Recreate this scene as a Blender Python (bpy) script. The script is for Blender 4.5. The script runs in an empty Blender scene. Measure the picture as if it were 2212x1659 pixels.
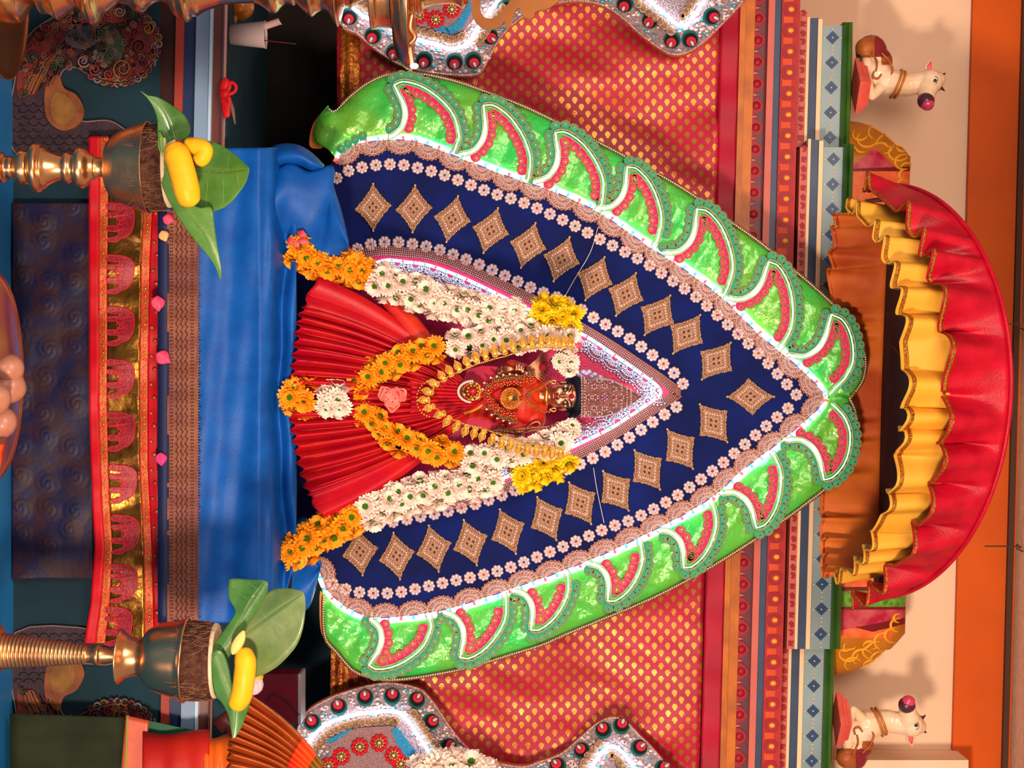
import bpy, bmesh, math, random
from mathutils import Vector, Matrix, Quaternion, noise
from mathutils.geometry import tessellate_polygon
random.seed(7)
SC = bpy.context.scene; COL = SC.collection
sin, cos, pi, hyp, at2 = math.sin, math.cos, math.pi, math.hypot, math.atan2

def lin(c):
    return tuple((x/255/12.92 if x/255 <= .04045 else ((x/255+.055)/1.055)**2.4) for x in c) + (1,)

# ---------------------------------------------------------------- camera, world, light
# the photograph was taken with the camera turned on its side: world up is to the right of the frame
cam = bpy.data.cameras.new('camera'); camo = bpy.data.objects.new('camera', cam); COL.objects.link(camo)
cam.sensor_width = 36; cam.lens = 65.1; cam.clip_start = .05
camo.matrix_world = Matrix(((0, -1, 0, 0), (0, 0, -1, -4), (1, 0, 0, 1.6), (0, 0, 0, 1)))
SC.camera = camo
SC.view_settings.view_transform = 'Standard'; SC.view_settings.look = 'None'
SC.view_settings.gamma = 1; SC.view_settings.use_curve_mapping = False; SC.view_settings.exposure = 0
w = bpy.data.worlds.new('temple_hall'); SC.world = w; w.use_nodes = True
w.node_tree.nodes['Background'].inputs[0].default_value = (1, .74, .6, 1)
w.node_tree.nodes['Background'].inputs[1].default_value = .4
def area(name, loc, target, size, power, col, sy=None):
    l = bpy.data.lights.new(name, 'AREA'); o = bpy.data.objects.new(name, l); COL.objects.link(o)
    l.shape = 'RECTANGLE'; l.size = size; l.size_y = sy or size; l.energy = power; l.color = col
    o.location = loc; o.rotation_euler = (Vector(target)-Vector(loc)).to_track_quat('-Z', 'Y').to_euler()
    return o
area('hall_lamp', (1.3, -3.5, 1.4), (0, 0, 1.75), .3, 118, (1, .76, .56))
area('hall_ceiling_light', (-.7, -3.0, 2.62), (0, .2, 2.1), 1.1, 62, (1, .80, .64))

# ---------------------------------------------------------------- helpers
def sc(Y): return (4+Y)/4000
def P(u, v, Y=0.): s = sc(Y); return Vector(((v-829.5)*s, Y, 1.6+(u-1106)*s))

class N:
    def __init__(s, name):
        s.m = bpy.data.materials.new(name); s.m.use_nodes = True; s.t = s.m.node_tree
        s.b = s.t.nodes['Principled BSDF']
    def new(s, k, **kw):
        n = s.t.nodes.new(k)
        for a, b in kw.items(): setattr(n, a, b)
        return n
    def ln(s, a, b): s.t.links.new(a, b)
    def put(s, i, v):
        if hasattr(v, 'is_linked') or hasattr(v, 'links'): s.ln(v, i)
        else: i.default_value = v
    def M(s, op, a, b=0., c=0.):
        n = s.new('ShaderNodeMath', operation=op)
        s.put(n.inputs[0], a); s.put(n.inputs[1], b); s.put(n.inputs[2], c)
        return n.outputs[0]
    def co(s, kind='Object'):
        return s.new('ShaderNodeTexCoord').outputs[kind]
    def noise(s, scale, detail=3, vec=None, rough=.5):
        n = s.new('ShaderNodeTexNoise'); n.inputs['Scale'].default_value = scale; n.inputs['Detail'].default_value = detail
        n.inputs['Roughness'].default_value = rough
        s.ln(vec if vec is not None else s.co(), n.inputs['Vector']); return n.outputs[0]
    def ramp(s, f, stops):
        n = s.new('ShaderNodeValToRGB'); e = n.color_ramp.elements
        e[0].position, e[0].color = stops[0][0], lin(stops[0][1]); e[1].position, e[1].color = stops[-1][0], lin(stops[-1][1])
        for p, c in stops[1:-1]: q = e.new(p); q.color = lin(c)
        s.ln(f, n.inputs[0]); return n.outputs[0]
    def mix(s, f, a, b):
        n = s.new('ShaderNodeMix', data_type='RGBA')
        s.put(n.inputs[0], f); s.put(n.inputs[6], a); s.put(n.inputs[7], b); return n.outputs[2]
    def bump(s, h, k, d=.002):
        n = s.new('ShaderNodeBump'); n.inputs['Strength'].default_value = k; n.inputs['Distance'].default_value = d
        s.ln(h, n.inputs['Height']); s.ln(n.outputs[0], s.b.inputs['Normal'])

MT = {}
def mat(name, c, rough=.5, metal=0., c2=None, sc2=40, bump=None, emit=None, coat=0., sheen=0., trans=0., detail=3, lo=.35, hi=.65):
    if name in MT: return MT[name]
    k = N(name); b = k.b
    b.inputs['Roughness'].default_value = rough; b.inputs['Metallic'].default_value = metal
    b.inputs['Coat Weight'].default_value = coat; b.inputs['Sheen Weight'].default_value = sheen
    b.inputs['Transmission Weight'].default_value = trans
    b.inputs['Base Color'].default_value = lin(c)
    b.inputs['Specular IOR Level'].default_value = .5 if metal or coat or rough < .33 else .22
    if c2 is not None: k.ln(k.ramp(k.noise(sc2, detail), [(lo, c), (hi, c2)]), b.inputs['Base Color'])
    if bump: k.bump(k.noise(bump[0], 4), bump[1], bump[2] if len(bump) > 2 else .002)
    if emit:
        b.inputs['Emission Color'].default_value = lin(emit[0]); b.inputs['Emission Strength'].default_value = emit[1]
    MT[name] = k.m
    return k.m

class MB:
    def __init__(s): s.v = []; s.f = []; s.m = []; s.s = []
    def add(s, vs, fs, m=0, smooth=True):
        o = len(s.v); s.v += [Vector(x) for x in vs]
        for f in fs: s.f.append([o+i for i in f]); s.m.append(m); s.s.append(smooth)
    def box(s, a, b, m=0):
        x0, y0, z0 = a; x1, y1, z1 = b
        s.add([(x0,y0,z0),(x1,y0,z0),(x1,y1,z0),(x0,y1,z0),(x0,y0,z1),(x1,y0,z1),(x1,y1,z1),(x0,y1,z1)],
              [(0,3,2,1),(4,5,6,7),(0,1,5,4),(1,2,6,5),(2,3,7,6),(3,0,4,7)], m, False)
    def tube(s, pts, r, n=8, m=0, closed=False, flat=None):
        pts = [Vector(p) for p in pts]; k = len(pts)
        R = r if isinstance(r, (list, tuple)) else [r]*k
        vs = []; fs = []; up = None
        for i, p in enumerate(pts):
            a = pts[(i-1) % k] if closed or i else p; b = pts[(i+1) % k] if closed or i < k-1 else p
            t = (b-a)
            t = t.normalized() if t.length > 1e-9 else Vector((0, 0, 1))
            if up is None: up = t.orthogonal().normalized() if abs(t.y) > .9 else Vector((0, -1, 0))
            up = up - t*up.dot(t)
            up = up.normalized() if up.length > 1e-6 else t.orthogonal().normalized()
            sd = t.cross(up)
            for j in range(n):
                q = 2*pi*j/n; fl = flat or 1
                vs.append(p + (up*cos(q)*fl + sd*sin(q))*R[i])
        for i in range(k if closed else k-1):
            i2 = (i+1) % k
            for j in range(n): j2 = (j+1) % n; fs.append((i*n+j, i*n+j2, i2*n+j2, i2*n+j))
        if not closed: fs.append(tuple(range(n))[::-1]); fs.append(tuple(range((k-1)*n, k*n)))
        s.add(vs, fs, m)
    def sph(s, c, r, m=0, n=8, sx=1, sy=1, sz=1):
        c = Vector(c); h = max(3, n//2); vs = [c+Vector((0, 0, -r*sz))]; fs = []
        for i in range(1, h):
            ph = -pi/2+pi*i/h
            for j in range(n): q = 2*pi*j/n; vs.append(c+Vector((r*sx*cos(ph)*cos(q), r*sy*cos(ph)*sin(q), r*sz*sin(ph))))
        vs.append(c+Vector((0, 0, r*sz))); top = len(vs)-1
        for j in range(n):
            j2 = (j+1) % n; fs.append((0, 1+j2, 1+j)); fs.append((top, 1+(h-2)*n+j, 1+(h-2)*n+j2))
            for i in range(h-2): a = 1+i*n; fs.append((a+j, a+j2, a+n+j2, a+n+j))
        s.add(vs, fs, m)
    def lathe(s, org, prof, n=48, m=0, d=(0, 0, 1), band=None):
        org = Vector(org); q = Vector((0, 0, 1)).rotation_difference(Vector(d)); vs = []; fs = []
        for t, r in prof:
            for j in range(n): a = 2*pi*j/n; vs.append(org + q @ Vector((r*cos(a), r*sin(a), t)))
        for i in range(len(prof)-1):
            for j in range(n): j2 = (j+1) % n; fs.append((i*n+j, i*n+j2, (i+1)*n+j2, (i+1)*n+j))
        fs.append(tuple(range(n))[::-1]); fs.append(tuple(range((len(prof)-1)*n, len(prof)*n)))
        s.add(vs, fs, m)
    def plate(s, uv, Y0, Y1=None, m=0, bulge=0.):
        """an outline cut out of a board: front face at Y0, thickness to Y1"""
        if Y1 is None: Y1 = Y0+.003
        s0 = Y0; k = len(uv); fr = [P(u, v, Y0) for u, v in uv]; bk = [Vector((p.x, Y1, p.z)) for p in fr]
        tri = tessellate_polygon([[Vector((p.x, p.z, 0)) for p in fr]])
        fs = [tuple(t) for t in tri]
        fs += [tuple(i+k for i in t[::-1]) for t in tri]
        fs += [(i, (i+1) % k, (i+1) % k+k, i+k) for i in range(k)]
        s.add(fr+bk, fs, m, False)
    def disc(s, c, r, t=.002, n=16, m=0):
        c = Vector(c)
        vs = [c+Vector((r*cos(2*pi*j/n), 0, r*sin(2*pi*j/n))) for j in range(n)]
        vs += [v+Vector((0, t, 0)) for v in vs]
        s.add(vs, [tuple(range(n)), tuple(range(2*n-1, n-1, -1))] + [(j, (j+1) % n, (j+1) % n+n, j+n) for j in range(n)], m, False)
    def grid(s, f, nu, nv, m=0):
        vs = [f(i/nu, j/nv) for i in range(nu+1) for j in range(nv+1)]
        s.add(vs, [(i*(nv+1)+j, i*(nv+1)+j+1, (i+1)*(nv+1)+j+1, (i+1)*(nv+1)+j) for i in range(nu) for j in range(nv)], m)
    def mesh(s, name, mats, recentre=True, origin=None):
        c = Vector((0, 0, 0))
        if origin is not None: c = Vector(origin)
        elif recentre:
            lo = Vector([min(v[i] for v in s.v) for i in range(3)]); hi = Vector([max(v[i] for v in s.v) for i in range(3)]); c = (lo+hi)/2
        me = bpy.data.meshes.new(name); me.from_pydata([v-c for v in s.v], [], s.f)
        for x in mats: me.materials.append(x)
        me.polygons.foreach_set('material_index', s.m); me.polygons.foreach_set('use_smooth', s.s)
        bm = bmesh.new(); bm.from_mesh(me); bmesh.ops.recalc_face_normals(bm, faces=bm.faces); bm.to_mesh(me); bm.free()
        me.update(); return me, c
    def build(s, name, mats, parent=None, label=None, solid=0, sharp=False):
        if not isinstance(mats, (list, tuple)): mats = [mats]
        me, c = s.mesh(name, mats)
        o = put(name, me, parent, c, label=label)
        if solid: md = o.modifiers.new('thickness', 'SOLIDIFY'); md.thickness = solid; md.offset = 0
        return o

ABS = {}
def put(name, me, parent, loc, rot=None, scale=None, label=None):
    o = bpy.data.objects.new(name, me); COL.objects.link(o); ABS[o.name] = Vector(loc)
    if parent is not None: o.parent = parent; o.location = Vector(loc)-ABS[parent.name]
    else: o.location = loc
    if rot is not None:
        if isinstance(rot, Quaternion): o.rotation_mode = 'QUATERNION'; o.rotation_quaternion = rot
        else: o.rotation_euler = rot
    if scale is not None: o.scale = scale if hasattr(scale, '__len__') else (scale,)*3
    if label: o['label'] = label
    return o
def thing(name, label, cat, loc, group=None):
    o = bpy.data.objects.new(name, None); COL.objects.link(o); o.empty_display_size = .02
    o.location = loc; ABS[o.name] = Vector(loc); return tag(o, label, cat, group)
def tag(o, label, cat, group=None):
    o['label'] = label; o['category'] = cat
    if group: o['group'] = group
    return o
def struct(o): o['kind'] = 'structure'; return o
def rotY(dv, du): return (0, at2(dv, du), 0)       # turns a template pointing along +Z towards picture direction (du, dv)

def smooth(pts, k=6, closed=False):
    out = []; n = len(pts)
    for i in range(n if closed else n-1):
        g = (lambda j: pts[j % n]) if closed else (lambda j: pts[min(max(j, 0), n-1)])
        p0, p1, p2, p3 = g(i-1), g(i), g(i+1), g(i+2)
        for a in range(k):
            t = a/k
            out.append(tuple(.5*((2*p1[d])+(-p0[d]+p2[d])*t+(2*p0[d]-5*p1[d]+4*p2[d]-p3[d])*t*t+(-p0[d]+3*p1[d]-3*p2[d]+p3[d])*t**3) for d in range(len(p1))))
    if not closed: out.append(tuple(pts[-1]))
    return out
def resample(pts, step, phase=0.):
    out = []; need = phase
    for a, b in zip(pts, pts[1:]):
        L = math.dist(a, b)
        while need <= L and L > 0:
            t = need/L; out.append((tuple(a[d]+(b[d]-a[d])*t for d in range(len(a))), ((b[0]-a[0])/L, (b[1]-a[1])/L))); need += step
        need -= L
    return out
def ramp1(x, pts):
    if x <= pts[0][0]: return pts[0][1]
    for a, b in zip(pts, pts[1:]):
        if x <= b[0]: return a[1]+(b[1]-a[1])*(x-a[0])/(b[0]-a[0])
    return pts[-1][1]
def blob(name, balls, mats, parent=None, voxel=.003, it=3, paint=None, label=None, caps=()):
    """one continuous skin over balls (centre, radius[, (sx,sy,sz)]) and tapering capsules (p1, r1, p2, r2)"""
    b = MB()
    for q in balls: b.sph(q[0], q[1], 0, 16, *(q[2] if len(q) > 2 else (1, 1, 1)))
    for p1, r1, p2, r2 in caps:
        p1, p2 = Vector(p1), Vector(p2); n = max(2, int((p2-p1).length/(min(r1, r2)*.45))+1)
        for i in range(n+1): b.sph(p1.lerp(p2, i/n), r1+(r2-r1)*i/n, 0, 12)
    me, c = b.mesh('skin', []); t = bpy.data.objects.new('skin', me); COL.objects.link(t)
    md = t.modifiers.new('r', 'REMESH'); md.mode = 'VOXEL'; md.voxel_size = voxel
    if it: s = t.modifiers.new('s', 'SMOOTH'); s.iterations = it; s.factor = .6
    dg = bpy.context.evaluated_depsgraph_get(); me2 = bpy.data.meshes.new_from_object(t.evaluated_get(dg))
    bpy.data.objects.remove(t); me2.name = name; me2.materials.clear()
    for x in (mats if isinstance(mats, (list, tuple)) else [mats]): me2.materials.append(x)
    for p in me2.polygons:
        p.use_smooth = True
        p.material_index = paint(p.center+c) if paint else 0
    return put(name, me2, parent, c, label=label)

# ---------------------------------------------------------------- materials
BRASS = mat('polished_brass', (240, 184, 128), .26, 1., (222, 156, 108), 9, (60, .12))
BRASS2 = mat('brass_worn', (228, 170, 116), .36, 1., (196, 134, 92), 22, (140, .25))
STEEL = mat('steel', (196, 206, 222), .22, 1.)
BRONZE = mat('bronze', (226, 156, 122), .38, 1., (190, 120, 96), 60)
GOLD = mat('gold', (255, 206, 104), .24, 1., bump=(420, .5, .0008))
GOLDTRIM = mat('gold_trim', (206, 138, 48), .34, .8, (150, 84, 24), 260, (500, .9))
SILVER = mat('rose_silver_lace', (220, 184, 180), .34, .55, (160, 104, 96), 300, (500, .6))
PEARL = mat('pearl', (236, 208, 206), .2, .25, coat=.6)
LACE = mat('rose_lace', (196, 140, 124), .42, .35, (128, 78, 76), 260, (420, .8))
BLUEV = mat('royal_blue_velvet', (3, 24, 98), .85, 0, (2, 15, 72), 9, (90, .3))
GREEN = mat('green_satin', (44, 198, 84), .32, .1, (104, 178, 50), 7, (13, .9, .02), coat=.25)
TEAL = mat('teal_sequin', (0, 160, 124), .62)
RIMG = mat('sequin_rim', (170, 132, 84), .5, .3)
PINK = mat('pink_sequin', (236, 12, 104), .6)
GLITTER = mat('gold_braid', (178, 134, 80), .35, .7, (110, 76, 40), 400, (600, 1.))
LED = mat('led_strip', (255, 255, 255), .5, emit=((206, 255, 246), 15.))
LED2 = mat('led_strip_soft', (255, 255, 255), .5, emit=((160, 250, 236), 4.))
LEDR = mat('led_red', (255, 60, 60), .5, emit=((255, 40, 50), 9.)); LEDG = mat('led_green', (60, 255, 120), .5, emit=((30, 255, 110), 8.))
LEDB = mat('led_blue', (60, 90, 255), .5, emit=((50, 80, 255), 10.))
ORANGEP = mat('orange_paint', (204, 86, 8), .6, 0, (192, 78, 8), 5)
CREAM = mat('cream_wall', (232, 200, 172), .8, 0, (224, 190, 160), 3, (60, .1))
BLUEP = mat('blue_floor_paint', (36, 122, 190), .4, 0, (30, 110, 176), 8)
DARK = mat('dark_recess', (14, 10, 11), .85, 0, (36, 26, 24), 5)
DTEAL = mat('dark_teal_paint', (10, 34, 46), .8, 0, (20, 52, 66), 3)

def brocade(name, base, motif, k=.0294, base2=None, gx=1.0):
    m = N(name); co = m.co(); sx = m.new('ShaderNodeSeparateXYZ'); m.ln(co, sx.inputs[0])
    U = m.M('DIVIDE', sx.outputs[2], k); V = m.M('DIVIDE', sx.outputs[0], k*gx); r = None
    for off in (0, .5):
        fu = m.M('SUBTRACT', m.M('FRACT', m.M('ADD', U, off)), .5); fv = m.M('SUBTRACT', m.M('FRACT', m.M('ADD', V, off)), .5)
        wide = m.M('ADD', 1., m.M('MULTIPLY', m.M('MAXIMUM', fv, 0.), 11.))
        q = m.M('ADD', m.M('MULTIPLY', m.M('MULTIPLY', fu, fu), wide), m.M('MULTIPLY', m.M('MULTIPLY', fv, fv), .62))
        r = q if r is None else m.M('MINIMUM', r, q)
    mask = m.M('LESS_THAN', m.M('ADD', r, m.M('MULTIPLY', m.noise(420, 2), .02)), .052)
    bc = m.ramp(m.noise(5, 2), [(.3, base), (.7, base2 or base)])
    m.ln(m.mix(mask, bc, lin(motif)), m.b.inputs['Base Color'])
    m.ln(m.M('MULTIPLY', mask, .65), m.b.inputs['Metallic']); m.ln(m.M('SUBTRACT', .55, m.M('MULTIPLY', mask, .15)), m.b.inputs['Roughness'])
    m.bump(m.noise(300, 2), .25); return m.m
REDBRO = brocade('red_gold_brocade', (186, 10, 54), (196, 124, 50), base2=(160, 8, 46))
# ---------------------------------------------------------------- setting
SL = .027
def strip(name, u0, u1, Y, mats, v0=-900, v1=2560, depth=.05, deco=None, sl=SL, du=0):
    """a long horizontal moulding of the temple front"""
    b = MB(); q = [(u0-sl*v0+du, v0), (u1-sl*v0+du, v0), (u1-sl*v1+du, v1), (u0-sl*v1+du, v1)]
    b.plate(q, Y, Y+depth, 0)
    if deco: deco(b, Y, v0, v1, du)
    return struct(b.build(name, mats))
b = MB(); b.plate([(600, -1000), (2300, -1000), (2300, 2660), (600, 2660)], .46, .5); struct(b.build('wall_back', CREAM))
strip('trim_1', 2102, 2226, .44, ORANGEP, depth=.018)
b = MB(); z = P(2222, 0, .46).z+.022; b.add([(-2, .5, z), (2.1, .5, z-.098), (2.1, -.9, z-.098), (-2, -.9, z), (-2, .5, z+.05), (2.1, .5, z), (2.1, -.9, z), (-2, -.9, z+.05)],
      [(0, 1, 2, 3), (7, 6, 5, 4), (0, 4, 5, 1), (1, 5, 6, 2), (2, 6, 7, 3), (3, 7, 4, 0)], 0, False)
struct(b.build('ceiling', mat('ceiling_tile', (240, 200, 172), .8, 0, (226, 184, 156), 60, (200, .5))))
strip('trim_2', 2210, 2222, .425, mat('dark_bead', (70, 44, 34), .6), depth=.015)
b = MB(); b.plate([(1700, 1642), (2092, 1642), (2092, 2300), (1700, 2300)], .33, .46); struct(b.build('wall_right', CREAM))
b = MB(); b.plate([(-100, -1000), (780, -1000), (780, 830), (-100, 830)], .30, .33); struct(b.build('wall_left', DARK))
b = MB(); b.plate([(-100, 830), (780, 830), (780, 2660), (-100, 2660)], .30, .33); struct(b.build('wall_front', DTEAL))
# blue painted floor that the altar and the lamps stand on
ZF = P(28, 830, -.33).z
b = MB(); b.box((-2, -3.2, ZF-.06), (2, .30, ZF)); struct(b.build('floor', BLUEP))

MAUVE = mat('mauve_paint', (104, 44, 56), .4, 0, (86, 38, 54), 8)
PINKP = mat('salmon_paint', (196, 100, 88), .45, 0, (186, 88, 80), 9); NAVY = mat('navy_paint', (46, 62, 92), .4, 0, (56, 74, 104), 10)
REDP = mat('red_paint', (166, 34, 36), .5); ORP = mat('red_orange_paint', (198, 62, 26), .5, 0, (204, 76, 30), 12); YEL = mat('ochre_dot', (232, 158, 54), .45)
CRL = mat('cream_line', (232, 196, 156), .5); GRB = mat('grey_blue_paint', (120, 140, 146), .4, 0, (140, 160, 166), 4); DBL = mat('diamond_blue', (38, 66, 104), .35)
GRN = mat('green_moulding', (66, 112, 44), .35, 0, (48, 88, 34), 12); WOODO = mat('orange_wood', (190, 104, 30), .4, 0, (160, 84, 30), 20); DRED = mat('crimson_paint', (146, 18, 34), .45)
def d_lotus(b, Y, v0, v1, du):
    v = v0
    while v < v1:
        u = 1637-SL*v+du
        b.plate([(u-6, v-20), (u+6, v-17), (u+15, v-8), (u+19, v), (u+15, v+8), (u+6, v+17), (u-6, v+20)], Y-.004, Y+.004, 1)
        b.plate([(u-5, v+21), (u+6, v+24), (u-5, v+27)], Y-.003, Y+.003, 2)
        b.sph(P(u+3, v, Y-.003), .010, 1, 10, sy=.5); v += 47
def d_dots(b, Y, v0, v1, du):
    v = v0+10
    while v < v1:
        u = 1709-SL*v+du
        b.plate([(u-14, v-30), (u+6, v-30), (u+6, v-16), (u-14, v-16)], Y-.001, Y+.004, 4)
        b.disc(P(u, v, Y-.0022), .0165, .004, 20, 1); b.disc(P(u, v, Y-.0042), .0095, .004, 16, 2)
        b.sph(P(u+1, v, Y-.004), .0066, 3, 8, sy=.35, sx=.9); v += 45.5
def d_sq(b, Y, v0, v1, du):
    v = v0+6; i = 0
    while v < v1:
        u = 1737-SL*v+du; k = i % 3
        if k == 0: q = [(u-6, v-9), (u+3, v-10), (u+6, v-3), (u+3, v+4), (u-4, v+3), (u-1, v-3)]
        elif k == 1: q = [(u-5, v-6), (u+6, v-5), (u+6, v), (u+1, v+1), (u+6, v+6), (u-5, v+5)]
        else: q = [(u-6, v-3), (u, v-8), (u+6, v-2), (u+5, v+6), (u-2, v+7)]
        b.plate(q, Y-.002, Y+.003, 1); v += 20.5; i += 1
def d_diam(b, Y, v0, v1, du):
    v = v0+26
    while v < v1-15:
        u = 1801-SL*v+du
        b.plate([(u-14, v), (u, v-14), (u+14, v), (u, v+14)], Y-.003, Y+.003, 1); b.sph(P(u, v, Y-.003), .0022, 2, 6)
        for a, c in ((-18, 0), (18, 0), (0, -18), (0, 18), (0, 27)): b.sph(P(u+a, v+c, Y-.001), .0024, 2, 6)
        v += 54
YC, YR = .085, .15
strip('trim_3', 1606, 1632, YC+.01, WOODO, depth=.35); strip('trim_4', 1600, 1612, YC-.004, WOODO, depth=.03)
strip('trim_5', 1631, 1662, YC+.02, [MAUVE, DRED, PINKP], deco=d_lotus, depth=.35)
strip('trim_6', 1661, 1675, YC, PINKP, depth=.35); strip('trim_7', 1674, 1691, YC+.012, NAVY, depth=.35)
strip('trim_8', 1690, 1729, YC+.004, [REDP, DRED, mat('red_ring', (170, 30, 32), .5), YEL, ORP], deco=d_dots, depth=.35)
n = 9
for (a, c, Y, du) in ((55, 318, YR, 0), (318, 1402, YC, 9), (1402, 2560, YR, -3)):
    a0 = a-30 if a < 100 else a
    strip('trim_%d' % n, 1728, 1746, Y+.002, [PINKP, DRED], a0, c, .3, d_sq, du=du)
    strip('trim_%d' % (n+1), 1745, 1751, Y-.002, CRL, a-18, c, .3, du=du)
    strip('trim_%d' % (n+2), 1750, 1770, Y+.004, NAVY, a-16, c, .3, du=du)
    strip('trim_%d' % (n+3), 1769, 1778, Y-.002, CRL, a-14, c, .3, du=du)
    strip('trim_%d' % (n+4), 1778, 1823, Y+.006, [GRB, DBL, CRL], a, c, .3, d_diam, du=du)
    b = MB()
    pr = [(1822, Y), (1826, Y-.012), (1831, Y-.004), (1836, Y-.014), (1842, Y-.006), (1844, Y+.01), (1844, .44), (1822, .44)]
    V = []; 
    for v in (a-7, c): V += [P(u-SL*v+du, v, yy) for u, yy in pr[:6]]+[Vector((P(0, v, Y).x, .44, P(u-SL*v+du, v, Y).z)) for u, _ in pr[6:]]
    k = len(pr); b.add(V, [(i, (i+1) % k, (i+1) % k+k, i+k) for i in range(k)]+[tuple(range(k)), tuple(range(2*k-1, k-1, -1))], 0, False)
    struct(b.build('trim_%d' % (n+5), GRN)); n += 6

# altar: painted front, mouldings, dark top
YB = -.33
alt = thing('altar', 'long painted altar with makara scrollwork front and striped mouldings', 'altar', (0, -.1, ZF))
b = MB(); b.box((-1.55, YB+.004, ZF), (1.7, .29, P(345, 0, YB).z)); b.box((-1.55, YB+.02, P(345, 0, YB).z), (1.7, .29, P(488, 0, YB).z)); b.build('body', [DTEAL], alt)
def rail(u0, u1, Y, m, name): 
    b = MB(); b.plate([(u0+.022*860, -860), (u1+.022*860, -860), (u1-.022*2680, 2680), (u0-.022*2680, 2680)], Y, YB+.03); b.build(name, m, alt)
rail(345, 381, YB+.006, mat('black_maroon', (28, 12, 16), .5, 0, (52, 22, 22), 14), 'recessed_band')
rail(381, 399, YB-.006, mat('salmon_rail', (150, 58, 48), .4), 'salmon_rail')
rail(399, 425, YB+.002, mat('navy_rail', (34, 50, 88), .35), 'navy_rail')
rail(425, 455, YB-.01, mat('pale_blue_rail', (128, 158, 186), .3, 0, (108, 134, 166), 3), 'blue_rail'); rail(455, 461, YB-.014, mat('pale_rail_edge', (170, 200, 226), .3), 'rail_edge')
rail(463, 483, YB-.002, mat('brown_rail', (96, 52, 46), .3), 'brown_rail')
b = MB(); b.tube([P(488+.022*860, -860, YB-.012), P(488-.022*2680, 2680, YB-.012)], .0042, 10); b.build('metal_rod', mat('rose_metal', (220, 170, 160), .2, .9), alt)

# makara scroll relief, mirrored about the altar's middle
CR = [mat('relief_red', (122, 45, 41), .6, 0, (91, 32, 34), 30, (200, .6)), mat('relief_orange', (131, 75, 42), .6, 0, (101, 54, 32), 26, (200, .6)),
      mat('relief_green', (57, 75, 54), .6, 0, (39, 57, 45), 30, (200, .6)), mat('relief_grey', (80, 72, 83), .6, 0, (57, 54, 68), 30, (200, .6)),
      mat('relief_edge', (119, 95, 91), .55), mat('relief_scale', (57, 39, 50), .6, 0, (41, 29, 41), 30, (160, .8)), mat('relief_line', (27, 16, 19), .6), mat('relief_ochre', (131, 91, 39), .6, 0, (106, 68, 36), 26, (200, .6))]
def spiral(b, u, v, r, Y, m, t=2.0, a0=0, sg=1):
    pts = []; 
    for i in range(22): a = a0+sg*i*.5; q = r*(1-i/24); pts.append(P(u+q*cos(a), v+q*sin(a), Y))
    b.tube(pts, [t*.001*(1-.4*i/22) for i in range(22)], 6, m)
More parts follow.
